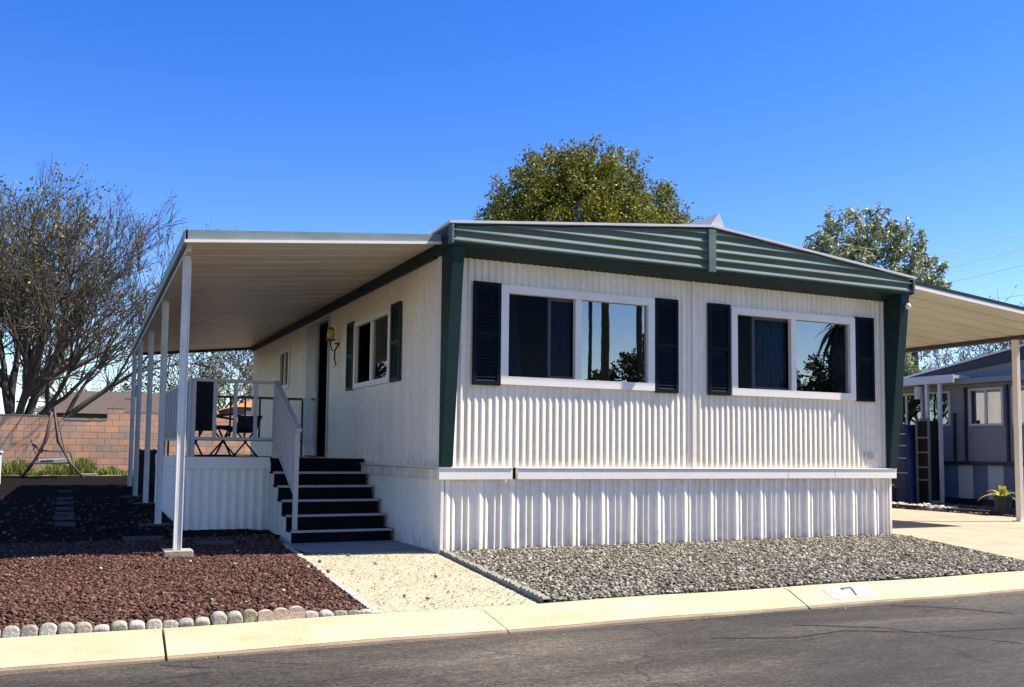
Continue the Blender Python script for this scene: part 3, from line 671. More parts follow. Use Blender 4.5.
for i, (y, zb, x) in enumerate(posts):
    t = (y-.02)/AL; top = Vector(PA((x+.056)/(PA(1,t)[0]+.056), t)); z0 = zb if zb else gz(x,y)+.03
    w = .075
    pm = MB(); pm.box(x-w/2,x+w/2,y-w/2,y+w/2,z0,top.z-.075)
    for s in (-1,1): pm.box(x+s*w*.5-.006,x+s*w*.5+.006,y-w/2-.012,y-w/2-.001,z0,top.z-.075)
    pm.box(x-w*.62,x+w*.62,y-w*.66,y-w*.51,top.z-.13,top.z-.076)
    pm.build('post', M['post'], pc, bevel=.003)
o = MB().box(-2.92,-2.63,.37,.63,-.02,.095).build('concrete_footing', M['block'], origin=(-2.76,.5,0), bevel=.008)
tag(o, 'square grey concrete block under the front post of the patio cover', 'footing', 'footings under the patio cover posts')
names = ['flat concrete pad under second post from the front of the patio cover', 'flat concrete pad under the middle post of the patio cover', 'flat concrete pad under fourth post from the front of the patio cover', 'flat concrete pad under the rearmost post of the patio cover']
for (y, _, x), lb in zip(posts[1:], names):
    z = gz(x,y); s = MB(); n = 9
    s.prism([(x+(.24+.04*math.sin(i*2.3+y))*math.cos(6.283*i/n), y+(.24+.05*math.cos(i*1.7+y))*math.sin(6.283*i/n), z-.03) for i in range(n)], (0,0,.062))
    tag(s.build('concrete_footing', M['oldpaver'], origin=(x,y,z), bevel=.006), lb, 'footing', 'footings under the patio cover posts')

cp = thing('carport', 'white metal carport roof with ribbed underside over the right driveway', 'carport', (11.35,1.2,0))
def PB(u, t): return (7.05+4.45*u, .0+9.3*t, 3.70-.395*u)
awning(cp, PB, 22, M['pan_light'])
g = MB(); a, b = Vector(PB(0,0)), Vector(PB(1,0))
g.prism([a+Vector((0,-.03,.0)), b+Vector((.03,-.03,.0)), b+Vector((.03,-.03,.06)), a+Vector((0,-.03,.06))], (0,.028,0)); g.build('front_lip', M['white'], cp)
MB().prism([a+Vector((0,-.035,.064)), b+Vector((.03,-.035,.064)), b+Vector((.03,-.035,.115)), a+Vector((0,-.035,.115))], (0,.035,0)).build('front_edge', M['green'], cp)
a, b = Vector(PB(1,0)), Vector(PB(1,1))
MB().prism([a+Vector((.0,0,-.05)), a+Vector((.04,0,-.05)), a+Vector((.04,0,.10)), a+Vector((0,0,.10))], b-a).build('gutter', M['gutter'], cp)
MB().bar(Vector(PB(.965,.01))+Vector((0,0,-.035)), Vector(PB(.965,1))+Vector((0,0,-.035)), .06, .07).build('outer_beam', M['railbrown'], cp)
for y in (1.2, 7.5):
    top = Vector(PB(.965, y/9.3)); x = top.x; w = .085; pm = MB()
    pm.box(x-w/2,x+w/2,y-w/2,y+w/2,.03,top.z-.072)
    for s in (-1,0,1): pm.box(x+s*w*.38-.008,x+s*w*.38+.008,y-w/2-.012,y-w/2-.001,.03,top.z-.072)
    pm.box(x-.09,x+.09,y-.09,y+.09,.036,.05)
    pm.build('post', M['white'], cp, bevel=.003)

# ------------------------------------------------------------------ deck and stairs
DX0, DX1, DY0, DY1, DZ = -2.43, -1.36, 3.10, 7.4, 1.035
dk = thing('porch_deck', 'raised porch deck with white ribbed skirt and grey railing', 'deck', (-1.2,5,0))
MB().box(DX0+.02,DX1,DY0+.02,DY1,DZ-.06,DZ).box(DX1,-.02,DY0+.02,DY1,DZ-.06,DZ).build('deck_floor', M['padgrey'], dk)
t = MB(); t.box(DX0-.03,DX1+.02,DY0-.035,DY0+.0,DZ-.145,DZ+.015); t.box(DX0-.035,DX0-.0,DY0+.001,DY1,DZ-.145,DZ+.015); t.build('deck_trim', M['white'], dk, bevel=.005)
f = MB(); pr = ribs(DX1-DX0+.02, .118, .022, .42)
ribbed(f, pr, lambda u,d,z: (DX0+u, DY0-.004-d, z), .035, DZ-.145)
ribbed(f, ribs(DY1-DY0, .118, .022, .42), lambda u,d,z: (DX0-.004-d, DY0+u, z+gz(-2.4,DY0+u)), .02, DZ-.145)
f.build('deck_skirt', M['skirting'], dk)
def railing(root, a, b, zt, zb, nb, m, name='railing', bw=.038, ends=(True,True), zend=None):
    a = Vector(a); b = Vector(b); r = MB()
    r.bar(a+Vector((0,0,zt)), b+Vector((0,0,zt)), .07, .04); o = r.build(name, m, root)
    MB().bar(a+Vector((0,0,zb)), b+Vector((0,0,zb)), .04, .04).build('bottom_rail', m, o)
    for i in range(nb+1):
        q = a+(b-a)*(i/nb); end = i in (0, nb)
        MB().box(q.x-bw/2,q.x+bw/2,q.y-bw/2,q.y+bw/2, DZ if end else zb+.02, zt-.021).build('baluster', m, o)
    return o
railing(dk, (-2.35,DY0+.06,0), (-1.27,DY0+.06,0), 2.085, 1.30, 4, M['rail'], bw=.045)
railing(dk, (-2.37,DY0+.12,0), (-2.37,7.2,0), 2.085, 1.30, 17, M['rail'], bw=.085)
railing(dk, (-2.3,6.98,0), (-.03,6.98,0), 2.07, 1.32, 9, M['railbrown'], bw=.032)

st = thing('porch_stairs', 'black six step porch stairs with pale nosings and slanting handrail', 'stairs', (-.7,2.3,0))
SX0, SX1 = -1.34, -.06
tz = [.165,.338,.512,.686,.860]; ty = [1.62,1.92,2.21,2.50,2.79]
for i in range(5):
    y1 = ty[i+1] if i < 4 else 3.06; z0 = tz[i-1]-.02 if i else .012
    MB().box(SX0+.012,SX1,ty[i]+.02,ty[i]+.04,z0,tz[i]-.03).box(SX0,SX1,ty[i],y1+.03,tz[i]-.029,tz[i]).build('step', M['stairs'], st)
    MB().box(SX0-.01,SX1+.005,ty[i]-.012,ty[i]-.0005,tz[i]-.026,tz[i]+.004).build('nosing', M['nosing'], st)
MB().box(SX0+.012,SX1,3.066,3.08,tz[4],DZ-.03).box(SX0,-.02,3.04,3.118,DZ-.028,DZ+.006).build('landing_edge', M['stairs'], st)
sd = MB()
for i in range(5):
    y1 = ty[i+1] if i < 4 else 3.06
    n = 3
    for k in range(n):
        ya = ty[i]+.012+(y1-ty[i])*k/n; yb = ty[i]+.006+(y1-ty[i])*(k+1)/n
        sd.box(SX0-.012+.004*(k%2),SX0+.0, ya, yb, .01, tz[i]-.03)
sd.build('side_panel', M['cream'], st)
hr = MB(); hr.bar((-1.28,3.1,2.09),(-1.27,1.66,1.40),.07,.045); hr.bar((-1.28,3.06,1.24),(-1.27,1.72,.56),.035,.035)
ho = hr.build('handrail', M['rail'], st)
for i in range(9):
    u = i/8; y = 3.04-(3.04-1.74)*u; zt = 2.09-(3.1-y)/1.44*.69-.022; zb = 1.24-(3.06-y)/1.34*.68+.017
    w = .055 if i in (0,8) else .034
    zlow = {0: DZ+.006, 8: tz[0]+.001}.get(i, zb)
    MB().box(-1.275-w/2,-1.275+w/2,y-w/2,y+w/2,zlow,zt).build('baluster', M['rail'], ho)

# folding chairs on the deck
def folding_chair(label, loc, rz, zs, hb, hw):
    c = thing('folding_chair', label, 'chair', loc, 0, 'folding chairs on the porch deck')
    x, y, z = loc
    s = MB(); s.prism([(x-.24,y-hw,z+zs),(x+.22,y-hw,z+zs+.05),(x+.22,y-hw,z+zs+.075),(x-.24,y-hw,z+zs+.025)], (0,2*hw,0)); s.build('seat', M['black'], c)
    s = MB(); s.prism([(x-.24,y-hw,z+zs-.02),(x-.21,y-hw,z+zs-.02),(x-.34,y-hw,z+hb),(x-.38,y-hw,z+hb)], (0,2*hw,0)); s.build('backrest', M['black'], c, bevel=.012)
    for sy in (-1,1):
        yy = y+sy*hw
        MB().tube([(x-.28,yy,z+.005),(x+.22,yy,z+zs+.03)], .014, 8).build('leg', M['blackmetal'], c)
        MB().tube([(x+.26,yy+.02*sy,z+.005),(x-.22,yy+.02*sy,z+zs+.03)], .014, 8).build('leg', M['blackmetal'], c)
        MB().bar((x-.28,yy+.03*sy,z+zs+.2),(x+.22,yy+.03*sy,z+zs+.24),.045,.03).tube([(x+.16,yy+.03*sy,z+zs+.03),(x+.18,yy+.03*sy,z+zs+.23)], .012, 6).build('armrest', M['blackmetal'], c)
    for xx in (-.27,.25): MB().tube([(x+xx,y-hw,z+.03),(x+xx,y+hw,z+.03)], .011, 6).build('stretcher', M['blackmetal'], c)
    c.rotation_euler.z = rz
    return c
folding_chair('high backed black folding chair at the corner of the porch railing', (-1.98,4.3,DZ), R(58), .40, 1.10, .20)
folding_chair('lower black folding chair with armrests in the middle of the porch', (-1.50,5.2,DZ), R(215), .40, .66, .24)

# ------------------------------------------------------------------ edging
ordn = ['first','second','third','fourth','fifth','sixth','seventh','eighth','ninth','tenth','eleventh','twelfth','thirteenth','fourteenth','fifteenth']
ex = [-4.15,-4.05,-3.946,-3.847,-3.747,-3.645,-3.541,-3.442,-3.335,-3.239,-3.142,-3.043,-2.937,-2.835,-2.738]
eh = [.085,.085,.085,.085,.08,.05,.07,.065,.07,.06,.06,.06,.095,.09,.095]
def stone_block(x, h, w, m, d=.085, y=-3.585, rz=0):
    s = MB(); n = 11; pts = []
    z0 = -.03
    pts = [(-w/2, z0)] + [(-w/2*math.cos(math.pi*i/n)*(1 if 0<i<n else 1), h*.45+(h*.55)*math.sin(math.pi*i/n)**.75) for i in range(n+1)] + [(w/2, z0)]
    s.prism([(x+px, y-d/2, pz) for px, pz in pts], (0, d, 0))
    o = s.build('edging_block', m, origin=(x,y,0), bevel=.012); o.rotation_euler.z = rz; o.rotation_euler.x = rnd.uniform(-.22,.22); o.rotation_euler.y = rnd.uniform(-.09,.09)
    return o
for i, (x, h) in enumerate(zip(ex, eh)):
    o = stone_block(x, h+rnd.uniform(-.004,.004), .097, M['edgingmoss'] if i == 14 else M['edging'], rz=rnd.uniform(-.12,.12))
    lb = 'grey rounded kerb edging stone, %s from the left in the row before the red gravel' % ordn[i]
    if i == 5: lb = 'half sunken tilted grey edging stone, sixth from the left before the red gravel'
    if i == 14: lb = 'mossy grey edging stone just left of the tan three lobed piece'
    tag(o, lb, 'edging stone', 'rounded edging stones along the kerb')
xl = -6.0
for i in range(17):
    tag(stone_block(-4.25-i*.1, .085, .097, M['edging'], rz=rnd.uniform(-.12,.12)), 'grey rounded edging stone beyond the left end of the visible row', 'edging stone', 'rounded edging stones along the kerb')
s = MB(); pts = [(-.155,-.03)]
for k in range(3):
    for i in range(9):
        a_ = math.pi*(1-i/8); pts.append((-.1033+k*.1033+.0512*math.cos(a_), .060+.030*math.sin(a_)+.006*k))
pts.append((.155,-.03)); s.prism([(-2.537+px, -3.635, pz) for px, pz in pts], (0,.06,0))
tag(s.build('scalloped_edging', M['edgingtan'], origin=(-2.537,-3.6,0), bevel=.008), 'tan three lobed scalloped edging piece in the row of stones along the kerb', 'edging stone')
for i, x in enumerate([-2.33,-2.225,-2.125,-2.03,-1.94]):
    tag(stone_block(x, .05-.004*i+.012, .095, M['edging'], d=.08, rz=rnd.uniform(-.1,.1)), 'low flat edging stone, %s to the right of the tan three lobed piece' % ordn[i], 'edging stone', 'rounded edging stones along the kerb')
# low edging on each side of the path
def strip(name, fn, y0, y1, h, m, label, w=.05):
    s = MB(); n = int((y1-y0)/.1); rr = random.Random(5)
    for i in range(n):
        ya = y0+(y1-y0)*i/n; yb = y0+(y1-y0)*(i+1)/n; xa, xb = fn(ya), fn(yb); hh = h*(1+rr.uniform(-.15,.15)); P = []
        for k in range(6):
            q = k/5; x = xa+(xb-xa)*q; y = ya+(yb-ya)*q; P.append([(x-w/2,y,-.02),(x-w/2,y,hh*(.72+.28*math.sin(math.pi*q))),(x+w/2,y,hh*(.72+.28*math.sin(math.pi*q))),(x+w/2,y,-.02)])
        s.grid(P)
    return tag(s.build(name, m), label, 'edging')
strip('path_edging', lambda y: pathL(y)-.01, -3.6, 1.5, .030, M['edging'], 'low pale edging strip between red gravel and the path to the stairs', .055)
strip('path_edging', lambda y: pathR(y)+.035, -3.6, .08, .055, M['edging'], 'low scalloped concrete edging strip between the path and grey gravel', .06)

STEPS = [(-3.85,4.14),(-3.85,4.9),(-3.85,5.6),(-3.85,6.5),(-3.85,7.56),(-3.85,8.5),(-3.85,10.2)]
# ------------------------------------------------------------------ back yard
bw = MB()
WY = 23.0
bw.box(-16,-2.68,WY,WY+.2,-.1,2.06)
bw.box(-16,-4.42,WY+.004,WY+.196,2.06,2.14)
for x0, x1, zt in ((-4.42,-3.95,2.10),(-2.68,-2.18,2.42),(-2.18,9,2.32)):
    bw.box(x0,x1,WY+(.004 if x1 < -3 else 0),WY+(.196 if x1 < -3 else .2),2.06 if x1 < -3 else -.1,zt)
wall = thing('block_wall', 'tan pink concrete block wall with a broken stepped top at yard rear', 'wall', (-4,WY,0))
bw.build('wall_body', M['blockwall'], wall)
# pale mortar left along the broken top
cm = MB(); rr = random.Random(9); x = -3.93
while x < -2.70:
    w = rr.uniform(.1,.25); cm.box(x,min(x+w,-2.69),WY-.012,WY+.14,2.04+rr.uniform(-.02,.01),2.075+rr.uniform(0,.03)); x += w*.97
for x0, x1, z in ((-2.69,-2.17,2.425),(-2.17,.6,2.325),(-16,-4.43,2.143)): cm.box(x0,x1,WY-.008,WY+.205,z,z+.018)
cm.build('mortar_cap', M['whiterock'] if False else M['block'], wall)

sw = thing('garden_swing', 'rusty brown two seat garden swing frame by the block wall', 'swing', (-4.2,18.6,gz(-4.2,18.6)))
z0 = .31
for yy in (18.0, 19.3):
    pr = [Vector((-4.92,yy,z0)), Vector((-4.62,yy,z0+.45)), Vector((-4.36,yy,z0+1.0)), Vector((-4.22,yy,z0+1.88))]
    MB().tube(pr, .032, 8).build('leg', M['rust'], sw, smooth=True)
    pr = [Vector((-3.38,yy,z0)), Vector((-3.75,yy,z0+.45)), Vector((-4.06,yy,z0+1.0)), Vector((-4.18,yy,z0+1.88))]
    MB().tube(pr, .032, 8).build('leg', M['rust'], sw, smooth=True)
    MB().tube([(-4.64,yy,z0+.42),(-3.73,yy,z0+.42)], .02, 6).build('brace', M['rust'], sw)
    MB().tube([(-4.25,yy+.1,z0+1.85),(-4.45,yy+.12,z0+.68)], .012, 6).build('hanger', M['rust'], sw)
    MB().tube([(-4.16,yy+.1,z0+1.85),(-3.85,yy+.12,z0+.62)], .012, 6).build('hanger', M['rust'], sw)
    MB().tube([(-4.66,yy+.12,z0+.92),(-4.5,yy+.12,z0+.75),(-3.75,yy+.12,z0+.72),(-3.68,yy+.12,z0+.5)], .02, 6).build('armrest', M['rust'], sw)
MB().tube([(-4.2,17.95,z0+1.88),(-4.2,19.35,z0+1.88)], .035, 8).build('top_beam', M['rust'], sw)
s = MB()
for i in range(6): s.bar((-4.5+i*.14,18.1,z0+.45+.01*i),(-4.5+i*.14,19.2,z0+.45+.01*i),.128,.09)
s.build('seat', M['cushion'], sw)
s = MB()
for i in range(6): s.bar((-4.53-.035*i,18.1,z0+.5+.1*i),(-4.53-.035*i,19.2,z0+.5+.1*i),.02,.085)
s.build('backrest', M['rust'], sw)

ub = thing('utility_box', 'pale grey utility pedestal box at the left edge of the yard', 'utility box', (-5.28,14,.3))
MB().box(-5.78,-5.17,13.8,14.3,.28,1.0).build('cabinet', M['utility'], ub, bevel=.02)
MB().box(-5.81,-5.14,13.77,14.33,1.001,1.06).build('lid', M['utility'], ub, bevel=.02)
MB().box(-5.7,-5.25,13.79,13.799,.82,.95).build('louver', M['blackmetal'], ub)
lt = thing('lattice_bin', 'dark brown slatted lattice bin behind the rear patio posts', 'bin', (-2.25,12.2,.3))
MB().box(-2.42,-1.9,12.0,12.5,.32,1.12).build('bin_body', M['rubber'], lt)
s = MB()
for i in range(6): s.box(-2.42+i*.095,-2.38+i*.095,11.975,11.999,.34,1.14)
for i in range(8): s.box(-2.43,-1.89,11.955,11.974,.36+i*.1,.39+i*.1)
s.build('slats', M['log'], lt)
for i, (x, y, lb) in enumerate([(-3.0,2.2,'pale flat paver lying in the shade left of the front patio post'), (-2.25,1.6,'pale flat paver lying in the shade in front of the porch deck')]):
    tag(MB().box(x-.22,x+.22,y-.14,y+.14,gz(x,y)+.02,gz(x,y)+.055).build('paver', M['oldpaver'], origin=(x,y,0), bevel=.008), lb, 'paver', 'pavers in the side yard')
pw = ['nearest','second','third','fourth','fifth','sixth','farthest']
for i, (x, y) in enumerate(STEPS):
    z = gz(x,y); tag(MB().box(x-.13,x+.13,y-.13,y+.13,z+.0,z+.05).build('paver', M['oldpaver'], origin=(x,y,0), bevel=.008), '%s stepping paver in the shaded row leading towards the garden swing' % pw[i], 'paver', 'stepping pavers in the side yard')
tag(MB().box(-3.5,-3.0,20.2,20.34,.32,.40).build('timber_edge', M['block'], origin=(-3.2,20.2,.3), bevel=.01), 'pale kerb stone on the ground right of the garden swing', 'kerb stone')

# houses beyond the wall
def hip_roof(mb, x0, x1, y0, y1, ze, zr_, inset):
    a=[(x0,y0,ze),(x1,y0,ze),(x1,y1,ze),(x0,y1,ze)]; ym=(y0+y1)/2; r0=(x0+inset,ym,zr_); r1=(x1-inset,ym,zr_)
    mb.poly([a[0],a[1],r1,r0]); mb.poly([a[1],a[2],r1]); mb.poly([a[2],a[3],r0,r1]); mb.poly([a[3],a[0],r0]); mb.poly(a[::-1]); return mb
nh = thing('brown_roof_house', 'low house with brown shingle hip roof behind the block wall', 'house', (0,36,0))
MB().box(-4.6,1.9,34.6,41.4,0,2.7).build('wall', M['nnavy'] if False else M['railbrown'], nh)
hip_roof(MB(), -5.05,2.35,34,42,2.72,3.78,1.6).build('roof', M['roofbrown'], nh)
MB().box(-5.05,2.35,33.93,33.995,2.60,2.78).build('fascia', M['block'], nh)
MB().box(-2.3,-1.3,34.54,34.59,1.6,2.3).build('window', M['dark'], nh)
MB().lathe([(.09,0),(.09,.45),(.12,.46),(0,.52)], (-1.0,36.4,3.5), 10).build('vent_pipe', M['rubber'], nh)
oh = thing('orange_roof_house', 'grey house with an orange tile roof seen past the porch', 'house', (6,34,0))
MB().box(2.75,11,31.4,36.5,0,2.95).build('wall', M['farwall'], oh); hip_roof(MB(), 2.55,11.4,31,37,2.94,4.2,3.5).build('roof', M['tile'], oh)
MB().box(3.0,3.5,31.33,31.39,1.9,2.8).build('window', M['nwhite'], oh)

# ------------------------------------------------------------------ neighbour's home on the right
nb = thing('neighbor_home', 'blue grey mobile home with navy roof edge beyond the driveway', 'mobile home', (15.4,6,0))
NX = 15.4
MB().box(NX,21,1.5,14,1.0,2.86).build('wall', M['nblue'], nb)
s = MB(); sw_ = .40
i = 0; y = 1.55
MB().box(NX+.02,NX+.06,1.55,13.9,.18,.965).build('skirting', M['nstripe'], nb)
MB().box(NX-.05,NX+.01,1.5,14,.966,1.05).build('belt_trim', M['nnavy'], nb)
MB().box(NX+.061,20.9,1.55,13.9,.0,.98).build('foundation', M['nnavy'], nb)
def nwin(y0, y1, z0, z1, wt=.05):
    fr = MB(); fr.box(NX-.05,NX-.003,y0,y1,z1-wt,z1).box(NX-.05,NX-.003,y0,y1,z0,z0+wt).box(NX-.05,NX-.003,y0,y0+wt,z0+wt,z1-wt).box(NX-.05,NX-.003,y1-wt,y1,z0+wt,z1-wt).box(NX-.046,NX-.003,(y0+y1)/2-.03,(y0+y1)/2+.03,z0+wt,z1-wt)
    o = fr.build('window', M['nwhite'], nb)
    MB().box(NX-.028,NX-.02,y0+wt,y1-wt,z0+wt,z1-wt).build('glass_pane', M['glass_far'], o)
    MB().box(NX-.012,NX-.004,y0+wt,y1-wt,z0+wt,z1-wt).build('window_shade', M['nwhite'] if y0 < 5.6 else M['dark'], o)
nwin(4.52,5.42,1.88,2.76); nwin(3.1,4.30,1.88,2.76); nwin(5.95,6.62,1.9,2.74); nwin(6.75,7.75,1.75,2.74); nwin(7.9,9.2,1.75,2.74)
for y in (4.42,5.52,5.83): MB().box(NX-.06,NX-.002,y-.025,y+.025,1.055,2.8 if y < 5.6 else 2.2).build('batten', M['nnavy'], nb)
# low eave roof, navy raised edge with pale capping
r = MB(); r.prism([(NX-.35,1.0,2.86),(NX-.35,1.0,2.98),(18.2,1.0,3.28),(21.4,1.0,2.98),(21.4,1.0,2.86)], (0,13.4,0)); r.build('roof', M['nblue'], nb)
MB().prism([(NX,7.0,2.99),(NX,1.2,2.99),(NX,1.2,3.98),(NX,7.0,3.07)], (5.6,0,0)).build('upper_wall', M['nblue'], nb)
MB().prism([(NX-.1,7.05,3.06),(NX-.1,1.2,3.60),(NX-.1,1.2,4.03),(NX-.1,7.05,3.11)], (.098,0,0)).build('gable_edge', M['nnavy'], nb)
MB().prism([(NX-.14,7.25,3.115),(NX-.14,1.1,4.055),(NX-.14,1.1,4.115),(NX-.14,7.25,3.15)], (5.9,0,0)).build('roof_capping', M['nwhite'], nb)
MB().lathe([(.0,.0),(.16,0),(.16,.1),(.1,.16),(0,.18)], (NX+.4,4.6,3.52), 12).build('roof_vent', M['nwhite'], nb)
pa = thing('porch_awning', 'white fascia porch awning with two slim posts on the blue grey home', 'awning', (14.9,6.4,0))
MB().box(14.75,NX-.04,5.35,9.5,2.985,3.06).build('roof_pan', M['nwhite'], pa)
MB().box(14.70,14.745,5.3,9.5,2.88,3.07).build('fascia', M['nwhite'], pa)
for y in (5.75,6.12): MB().box(14.76,14.83,y-.035,y+.035,.05,2.984).build('post', M['nwhite'], pa)
MB().box(14.95,15.02,7.05,7.12,1.6,2.7).build('hanging_tube', M['edging'], pa)
MB().lathe([(0,0),(.1,0),(.1,.3),(0,.3)], (14.95,6.5,2.55), 12).build('lamp_shade', M['nwhite'], pa)
def shelf(label, x, y0, y1, zt, m, straps, lean):
    t = thing('tarp_stack', label, 'stack', (x,(y0+y1)/2,0))
    P = []
    for k, z in enumerate(frange(.05, zt, 9)):
        row = []
        for i in range(24):
            a_ = 6.283*i/24; q = 1-.25*(z/zt)**3
            row.append((x+.30*q*math.copysign(abs(math.cos(a_))**.5,math.cos(a_)), (y0+y1)/2+lean*z+(y1-y0)/2*q*math.copysign(abs(math.sin(a_))**.5,math.sin(a_))+.02*math.sin(k*2+i), z+.03*math.sin(i*.9+k)))
        P.append(row+[row[0]])
    mb = MB().grid(P); mb.poly(P[-1][:-1]); mb.build('cover', m, t, smooth=True)
    for z in straps:
        MB().box(x-.315,x-.300,y0+lean*z+.03,y1+lean*z-.03,z,z+.02).build('strap', M['nwhite'], t)
shelf('tall rounded stack under a blue tarp tied with pale straps', 14.6, 6.25, 6.85, 1.9, M['tarp'], (.75,1.1,1.4,1.68), .03)
bs = thing('wire_shelf', 'pale framed dark shelf unit beside the blue tarp stack', 'shelf', (14.5,6.05,0))
fr = MB()
for y in (5.85,6.2): fr.box(14.5,14.54,y-.025,y+.025,.05,2.05)
for z in (.6,.9,1.25,1.6,2.03): fr.box(14.5,14.54,5.875,6.175,z-.02,z+.02)
fr.build('frame', M['farwall'], bs); MB().box(14.56,14.9,5.85,6.2,.06,2.0).build('contents', M['dark'], bs)
lp2 = thing('lattice_screen', 'grey lattice panel at the left end of the blue grey home', 'lattice', (14.9,7.6,0))
s = MB()
for i in range(16):
    for sg in (-1,1):
        yc = 6.95+i*.09
        a_ = (14.9+.01*sg, yc-.36*sg, .25); b_ = (14.9+.01*sg, yc+.36*sg, 1.25); s.bar(a_, b_, .022, .012)
s.build('slats', M['nblue'], lp2)
MB().box(14.87,14.93,6.75,8.5,1.27,1.33).box(14.87,14.93,6.75,8.5,.18,.24).build('frame', M['nwhite'], lp2)

# bed along the driveway: potted plants, timber, white rocks
def leaf_blade(mb, p, az, ln, w, arch, tilt):
    P = []; d = Vector((math.cos(az),math.sin(az),0)); e = Vector((-d.y,d.x,0)); n = 7
    for i in range(n+1):
        q = i/n; r_ = ln*q; c = Vector(p)+d*(r_*math.cos(tilt))+Vector((0,0,r_*math.sin(tilt)-arch*ln*q*q)); ww = w*math.sin(math.pi*(.12+.88*q))**.8*.5
        P.append([c-e*ww, c+Vector((0,0,-.01)), c+e*ww])
    mb.grid(P)
def pot_plant(label, x, y, z, hp, n, ln, m, seed):
    t = thing('potted_plant', label, 'plant', (x,y,z), 0, 'potted plants in the bed')
    MB().lathe([(0,0),(.13,0),(.16,hp),(.175,hp),(.175,hp+.03),(.14,hp+.03),(.13,hp-.03),(0,hp-.03)], (x,y,z), 18).build('pot', M['rubber'], t, smooth=False)
    rr = random.Random(seed); lf = MB()
    for i in range(n): leaf_blade(lf, (x,y,z+hp-.02), 6.283*i/n+rr.uniform(-.3,.3), ln*rr.uniform(.6,1.1), .085, rr.uniform(.25,.9), rr.uniform(.5,1.35))
    lf.build('leaves', m, t, smooth=True)
pot_plant('yellow green bromeliad in a black pot near the carport post', 12.62, 2.5, .02, .36, 20, .52, M['yellowplant'], 2)
pot_plant('small leafy plant in a black pot behind the home corner', 13.1, 5.75, .02, .42, 12, .36, M['yellowplant'], 5)
s = MB(); s.bar((12.6,2.75,.06),(12.52,3.7,.06),.10,.10); tag(s.build('timber_log', M['log'], origin=(12.7,3.7,0), bevel=.02), 'dark timber lying across the gravel left of the bromeliad', 'timber')
s = MB(); s.bar((12.45,4.3,.06),(12.45,5.6,.06),.10,.12); tag(s.build('timber_log', M['log'], origin=(12.45,4.9,0), bevel=.02), 'dark timber along the driveway edge below the white rocks', 'timber')
tag(MB().lathe([(0,0),(.1,0),(.11,.2),(0,.2)], (12.72,4.1,.02), 14).build('small_pot', M['rubber'], origin=(12.72,4.1,0)), 'small black pot in front of the white rocks', 'pot')
wr = scatter(150,12.5,12.85,3.75,5.5, lambda x,y: True, lambda x,y: .07); wrk = stones('white_rocks', wr, .05,.1, M['whiterock'])

# ------------------------------------------------------------------ trees
def tubes_np(S):
    """S: list of (p0,p1,r0,r1) -> verts, faces with 4-sided tubes"""
    a = np.array([s[0] for s in S]); b = np.array([s[1] for s in S]); r0 = np.array([s[2] for s in S]); r1 = np.array([s[3] for s in S])
    d = b-a; d /= np.linalg.norm(d,axis=1)[:,None]+1e-9
    u = np.where(np.abs(d[:,2:3])<.9, np.array([[0,0,1.]]), np.array([[0,1.,0]])); e = np.cross(d,u); e /= np.linalg.norm(e,axis=1)[:,None]; g = np.cross(d,e)
    V = np.zeros((len(S),8,3))
    for k in range(4):
        t = math.pi/2*k; o = e*math.cos(t)+g*math.sin(t); V[:,k] = a+o*r0[:,None]; V[:,4+k] = b+o*r1[:,None]
    F = np.array([(0,1,5,4),(1,2,6,5),(2,3,7,6),(3,0,4,7)])[None]+8*np.arange(len(S))[:,None,None]
    return V.reshape(-1,3), F.reshape(-1,4)
def leaves_np(P, size, m, name, parent, droop=0.0, aspect=.5):
    n = len(P); s = nr.uniform(.6,1.25,n)*size
    Rm = rot_batch(n); a = Rm[:,:,0]; b = Rm[:,:,1]
    if droop: a = a*(1-droop)+np.array([[0,0,-1.]])*droop; a /= np.linalg.norm(a,axis=1)[:,None]; b = np.cross(a, Rm[:,:,2]); b /= np.linalg.norm(b,axis=1)[:,None]
    c = np.cross(a,b)
    V = np.zeros((n,4,3)); V[:,0] = P; V[:,2] = P+a*s[:,None]; mid = P+a*(s*.5)[:,None]+c*(s*.12)[:,None]; V[:,1] = mid+b*(s*aspect*.5)[:,None]; V[:,3] = mid-b*(s*aspect*.5)[:,None]
    return np_mesh(name, V.reshape(-1,3), np.arange(4)[None]+4*np.arange(n)[:,None], m, parent)
def grow(S, tips, p, d, ln, r, lv, rr, spread, up, maxlv):
    n = 5 if lv < 2 else 4; pts = [p]; dd = d.copy(); step = ln/n; kids = []
    for i in range(n):
        dd = dd+Vector((rr.gauss(0,.11),rr.gauss(0,.11),rr.gauss(0,.08)+up*.08)); dd.normalize()
        q = pts[-1]+dd*step; ra = r*(1-.62*i/n); rb = r*(1-.62*(i+1)/n); S.append((tuple(pts[-1]),tuple(q),ra,rb)); pts.append(q)
        kids.append((q, dd.copy(), rb, (i+1)/n))
    if lv >= maxlv: tips.append(tuple(pts[-1])); tips.append(tuple(pts[-2])); return
    nk = {0:7,1:6,2:6,3:5,4:4}.get(lv,4)
    for k in range(nk):
        i = min(n-1, int(n*(.25+.75*rr.random()))); q, e, rb, f = kids[i]
        ax = Vector((rr.gauss(0,1),rr.gauss(0,1),rr.gauss(0,1))); ax = (ax-e*ax.dot(e)).normalized()
        ang = rr.uniform(.35,.85)*spread; nd = (e*math.cos(ang)+ax*math.sin(ang)+Vector((0,0,up*.18))).normalized()
        grow(S, tips, q+Vector((0,0,0)), nd, ln*rr.uniform(.48,.72), max(.011, rb*.72), lv+1, rr, spread, up, maxlv)
